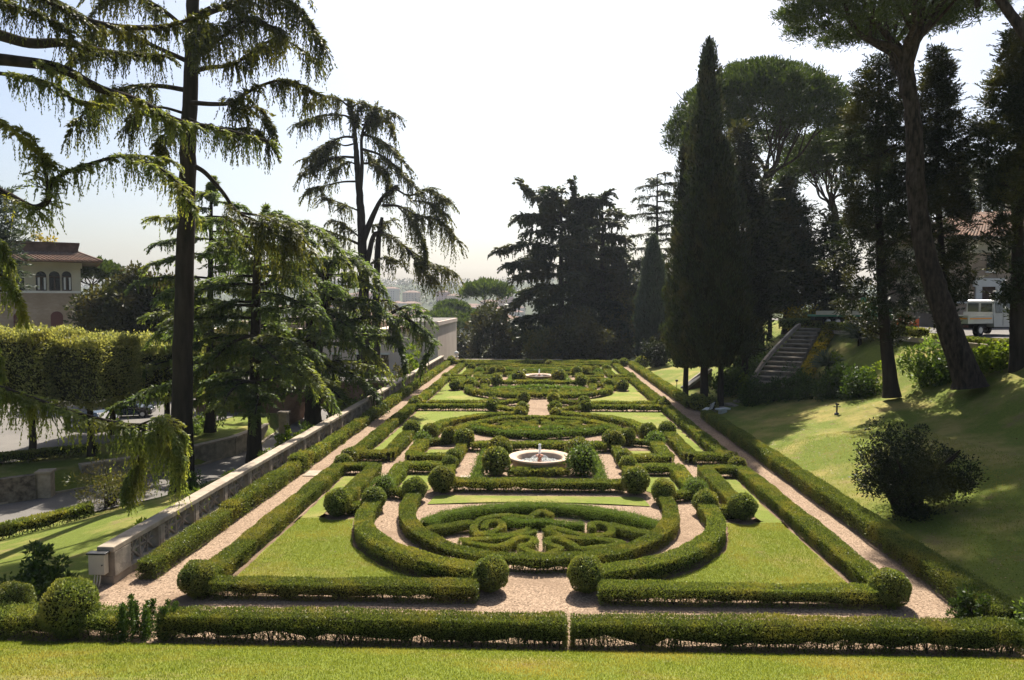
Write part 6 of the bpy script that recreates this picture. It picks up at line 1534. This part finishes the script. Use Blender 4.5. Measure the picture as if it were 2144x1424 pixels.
def yucca(u, v, Y, r, label):
    p = at(u, v, Y); x = p[0]; zg = float(Z(x, Y)); n = 420
    a = rng.random(n) * 6.28; e = rng.uniform(-.05, 1.35, n); d = np.c_[np.cos(a) * np.cos(e), np.sin(a) * np.cos(e), np.sin(e)]
    c = np.array([x, Y, zg + .55]); l = r * rng.uniform(.75, 1.1, n)
    f = MB(); m = c + d * (l * .55)[:, None]
    f.cards(np.repeat(c[None], n, 0) + d * .08, d, rng.normal(0, 1, (n, 3)), l * .6, .06); d2 = d.copy(); d2[:, 2] -= .35
    f.cards(m, d2, rng.normal(0, 1, (n, 3)), l * .5, .045)
    o = f.build('spiky_plant', [M['yucca']], origin=(x, Y, zg)); tag(o, label, 'plant', 'spiky plants on the bank')
    b = MB(); b.tube([(x, Y, zg - .1), (x, Y, zg + .6)], .16, 7); b.build('stump', M['bark'], parent=o)
yucca(1733, 752, 56, 1.35, 'grey-green spiky plant on the bank, lower left of two')
yucca(1800, 715, 58, 1.7, 'grey-green spiky plant on the bank, larger and higher of two')
bush(22.8, 94, 2, 2, 1.6, 'boxb', 'pale shrubs on the bank beyond the far right corner', 30, 40, .3, .15)

# grass blades where the lawn is close
def blades(b, poly_fn, n, L=.045):
    P = poly_fn(n); a = rng.normal(0, .35, (len(P), 3)); a[:, 2] = 1
    b.cards(P, a, rng.normal(0, 1, (len(P), 3)), L * rng.uniform(.6, 1.4, len(P)), .011)
g_ = MB()
def front_pts_(n):
    x, y = rng.uniform(-14, 13, n), 16.55 - 4.4 * rng.random(n) ** 1.1
    return np.c_[x, y, Z(x, y) + .01]
blades(g_, front_pts_, 170000)
for sx in (-1, 1):
    def tri_pts(n):
        x = rng.uniform(2.4, 8.7, n * 3); y = rng.uniform(20.1, 26.6, n * 3)
        oy = np.interp(x, [2.2, 3.2, 4.75, 6.0, 6.52, 6.75, 7.5, 8.05, 8.7], [20.1, 20.75, 21.85, 23.6, 25.4, 26.5, 26.3, 26.8, 26.7]); k = y < oy
        return np.c_[sx * x[k], y[k], np.full(k.sum(), .04)]
    blades(g_, tri_pts, 24000, .05)
tag(g_.build('grass', [M['grass']], origin=(0, 18, 0)), 'short mown grass blades on the near lawns', 'grass', kind='stuff')
g_ = MB(); n = 26000; x = rng.uniform(11.9, 19, n); y = rng.uniform(18, 40, n); k = (np.abs(x * 1.0) < .72 * y)
g_.cards(np.c_[x, y, Z(x, y) - .01][k], (rng.normal(0, .4, (n, 3)) + UPV)[k], rng.normal(0, 1, (n, 3))[k], .07, .016)
tag(g_.build('grass', [M['grass']], origin=(14, 25, 0)), 'grass blades on the sloping right lawn', 'grass', kind='stuff')

# fallen leaves on walks and lawns
g_ = MB(); n = 9000
x = rng.uniform(-12, 11.5, n); y = 17.4 + 42 * rng.random(n) ** 1.6
k = rng.random(n) < .5 + .5 * np.sin(x * .9 + 1) * np.sin(y * .6)
g_.cards(np.c_[x, y, np.full(n, .05)][k], np.c_[rng.normal(0, 1, (n, 2)), rng.normal(0, .15, n)][k], (np.tile(UPV, (n, 1)) + rng.normal(0, .3, (n, 3)))[k], rng.uniform(.03, .075, n)[k], rng.uniform(.015, .04, n)[k])
n = 5000; x = rng.uniform(12, 24, n); y = rng.uniform(20, 50, n)
g_.cards(np.c_[x, y, Z(x, y) + .03], np.c_[rng.normal(0, 1, (n, 2)), rng.normal(0, .15, n)], np.tile(UPV, (n, 1)) + rng.normal(0, .3, (n, 3)), rng.uniform(.05, .11, n), rng.uniform(.02, .05, n))
tag(g_.build('leaf_litter', [M['litter']], origin=(0, 30, 0)), 'brown fallen leaves scattered on the walks and lawns', 'leaves', kind='stuff')

# ------------------------------------------------------------------ city and far ridge
wm = [M['pink'], M['cream'], plain('far_ochre', (.42, .30, .19), (.46, .34, .22), .2), plain('far_red', (.34, .17, .12), (.38, .2, .14), .2)]
def house(x, y, w, d, h, rz, mi, label, z=None, g='houses of the hazy city'):
    zg = float(Z(x, y)) - 1 if z is None else z
    root = empty('city_house', (x, y, zg), label, 'house', g)
    c_, s_ = math.cos(rz), math.sin(rz); tr = lambda V: np.c_[x + np.array(V)[:, 0] * c_ - np.array(V)[:, 1] * s_, y + np.array(V)[:, 0] * s_ + np.array(V)[:, 1] * c_, zg + np.array(V)[:, 2]]
    b = MB(); b.box((x, y, zg + h / 2), (w, d, h), rz); b.build('wall', wm[mi], parent=root)
    b = MB(); o_ = .5; a, e = w / 2 + o_, d / 2 + o_; rh = min(w, d) * .2; V = tr([(-a, -e, h), (a, -e, h), (a, e, h), (-a, e, h), (-a + e, 0, h + rh) if a > e else (0, -e + a, h + rh), (a - e, 0, h + rh) if a > e else (0, e - a, h + rh)])
    if a > e: b.add(V, [[0, 1, 5, 4], [2, 3, 4, 5]]); b.add(V, [[1, 2, 5], [3, 0, 4]])
    else: b.add(V, [[1, 2, 5, 4], [3, 0, 4, 5]]); b.add(V, [[0, 1, 4], [2, 3, 5]])
    b.build('roof', M['tile'], parent=root)
    nwin = int(w // 4); b = MB()
    for i in range(nwin):
        for k in range(int(h // 3.6)):
            c0 = tr([(-w / 2 + (i + .5) * w / nwin, -d / 2 - .04, 2.0 + k * 3.4)])[0]; b.box(c0, (1.1, .06, 1.6), rz)
    if nwin and h > 3.6: b.build('windows', M['dark'], parent=root)
hk = ['pale pink house', 'cream house', 'ochre house', 'reddish house']
for i in range(64):
    y = 430 + 760 * rng.random() ** .8; u = rng.uniform(560, 1080) if i % 3 else rng.uniform(600, 960); x = at(u, 640, y)[0]; mi = int(rng.integers(0, 4))
    house(x, y, rng.uniform(14, 30), rng.uniform(11, 16), rng.uniform(11, 22), rng.normal(0, .4), mi, f'{hk[mi]} with tiled roof in the hazy distant city', g=f'{hk[mi]}s of the hazy city')
p = at(252, 585, 1150); root = empty('distant_church', (p[0], 1150, 10), 'tiny pale domed building on the far left skyline beyond the dark evergreens', 'building')
b = MB(); b.span((p[0] - 16, 1150, float(Z(p[0], 1150)) - 4), (p[0] + 16, 1170, p[2] - 2)); b.build('wall', M['white'], parent=root)
b = MB(); a = np.linspace(0, 1.5, 8); b.lathe(np.c_[8 * np.cos(a), p[2] - 2 + 9 * np.sin(a)], (p[0], 1160, 0), 16); b.tube([(p[0], 1160, p[2] + 6), (p[0], 1160, p[2] + 13)], 1, 6); b.build('dome', M['white'], parent=root)
f = MB(); n = 1500
y = 880 + 780 * rng.random(n); u = rng.uniform(-100, 2300, n); x = (u - AX) / FPX * y
keep = (rng.random(n) < ss(950, 1250, y)) ; x, y = x[keep], y[keep]
rr = rng.uniform(4, 10, len(x)); clumps(f, np.c_[x, y, Z(x, y) + rr * .7], rr, 26, 3.6, 2.2, .2, .8)
n = 500; y = rng.uniform(210, 900, n); x = (rng.uniform(480, 1500, n) - AX) / FPX * y; rr = rng.uniform(2.5, 6, n); clumps(f, np.c_[x, y, Z(x, y) + rr], rr, 30, 1.8, 1.0, .2, .9)
tag(f.build('distant_wood', [M['oak']], origin=(0, 900, 0)), 'hazy woods of the valley and the far ridge', 'wood', kind='stuff')

# ------------------------------------------------------------------ the hazy air
HAZE = 0.00013
if HAZE:
    b = MB(); b.span((-1500, -60, -24), (1500, 2300, 110))
    m, t, out = newmat('air')
    v = nd(t, 'ShaderNodeVolumePrincipled'); v.inputs['Color'].default_value = (.80, .88, 1.0, 1); v.inputs['Density'].default_value = HAZE; v.inputs['Anisotropy'].default_value = .3
    t.links.new(v.outputs[0], out.inputs['Volume'])
    o = b.build('haze', m, origin=(0, 1000, 0)); o['kind'] = 'stuff'
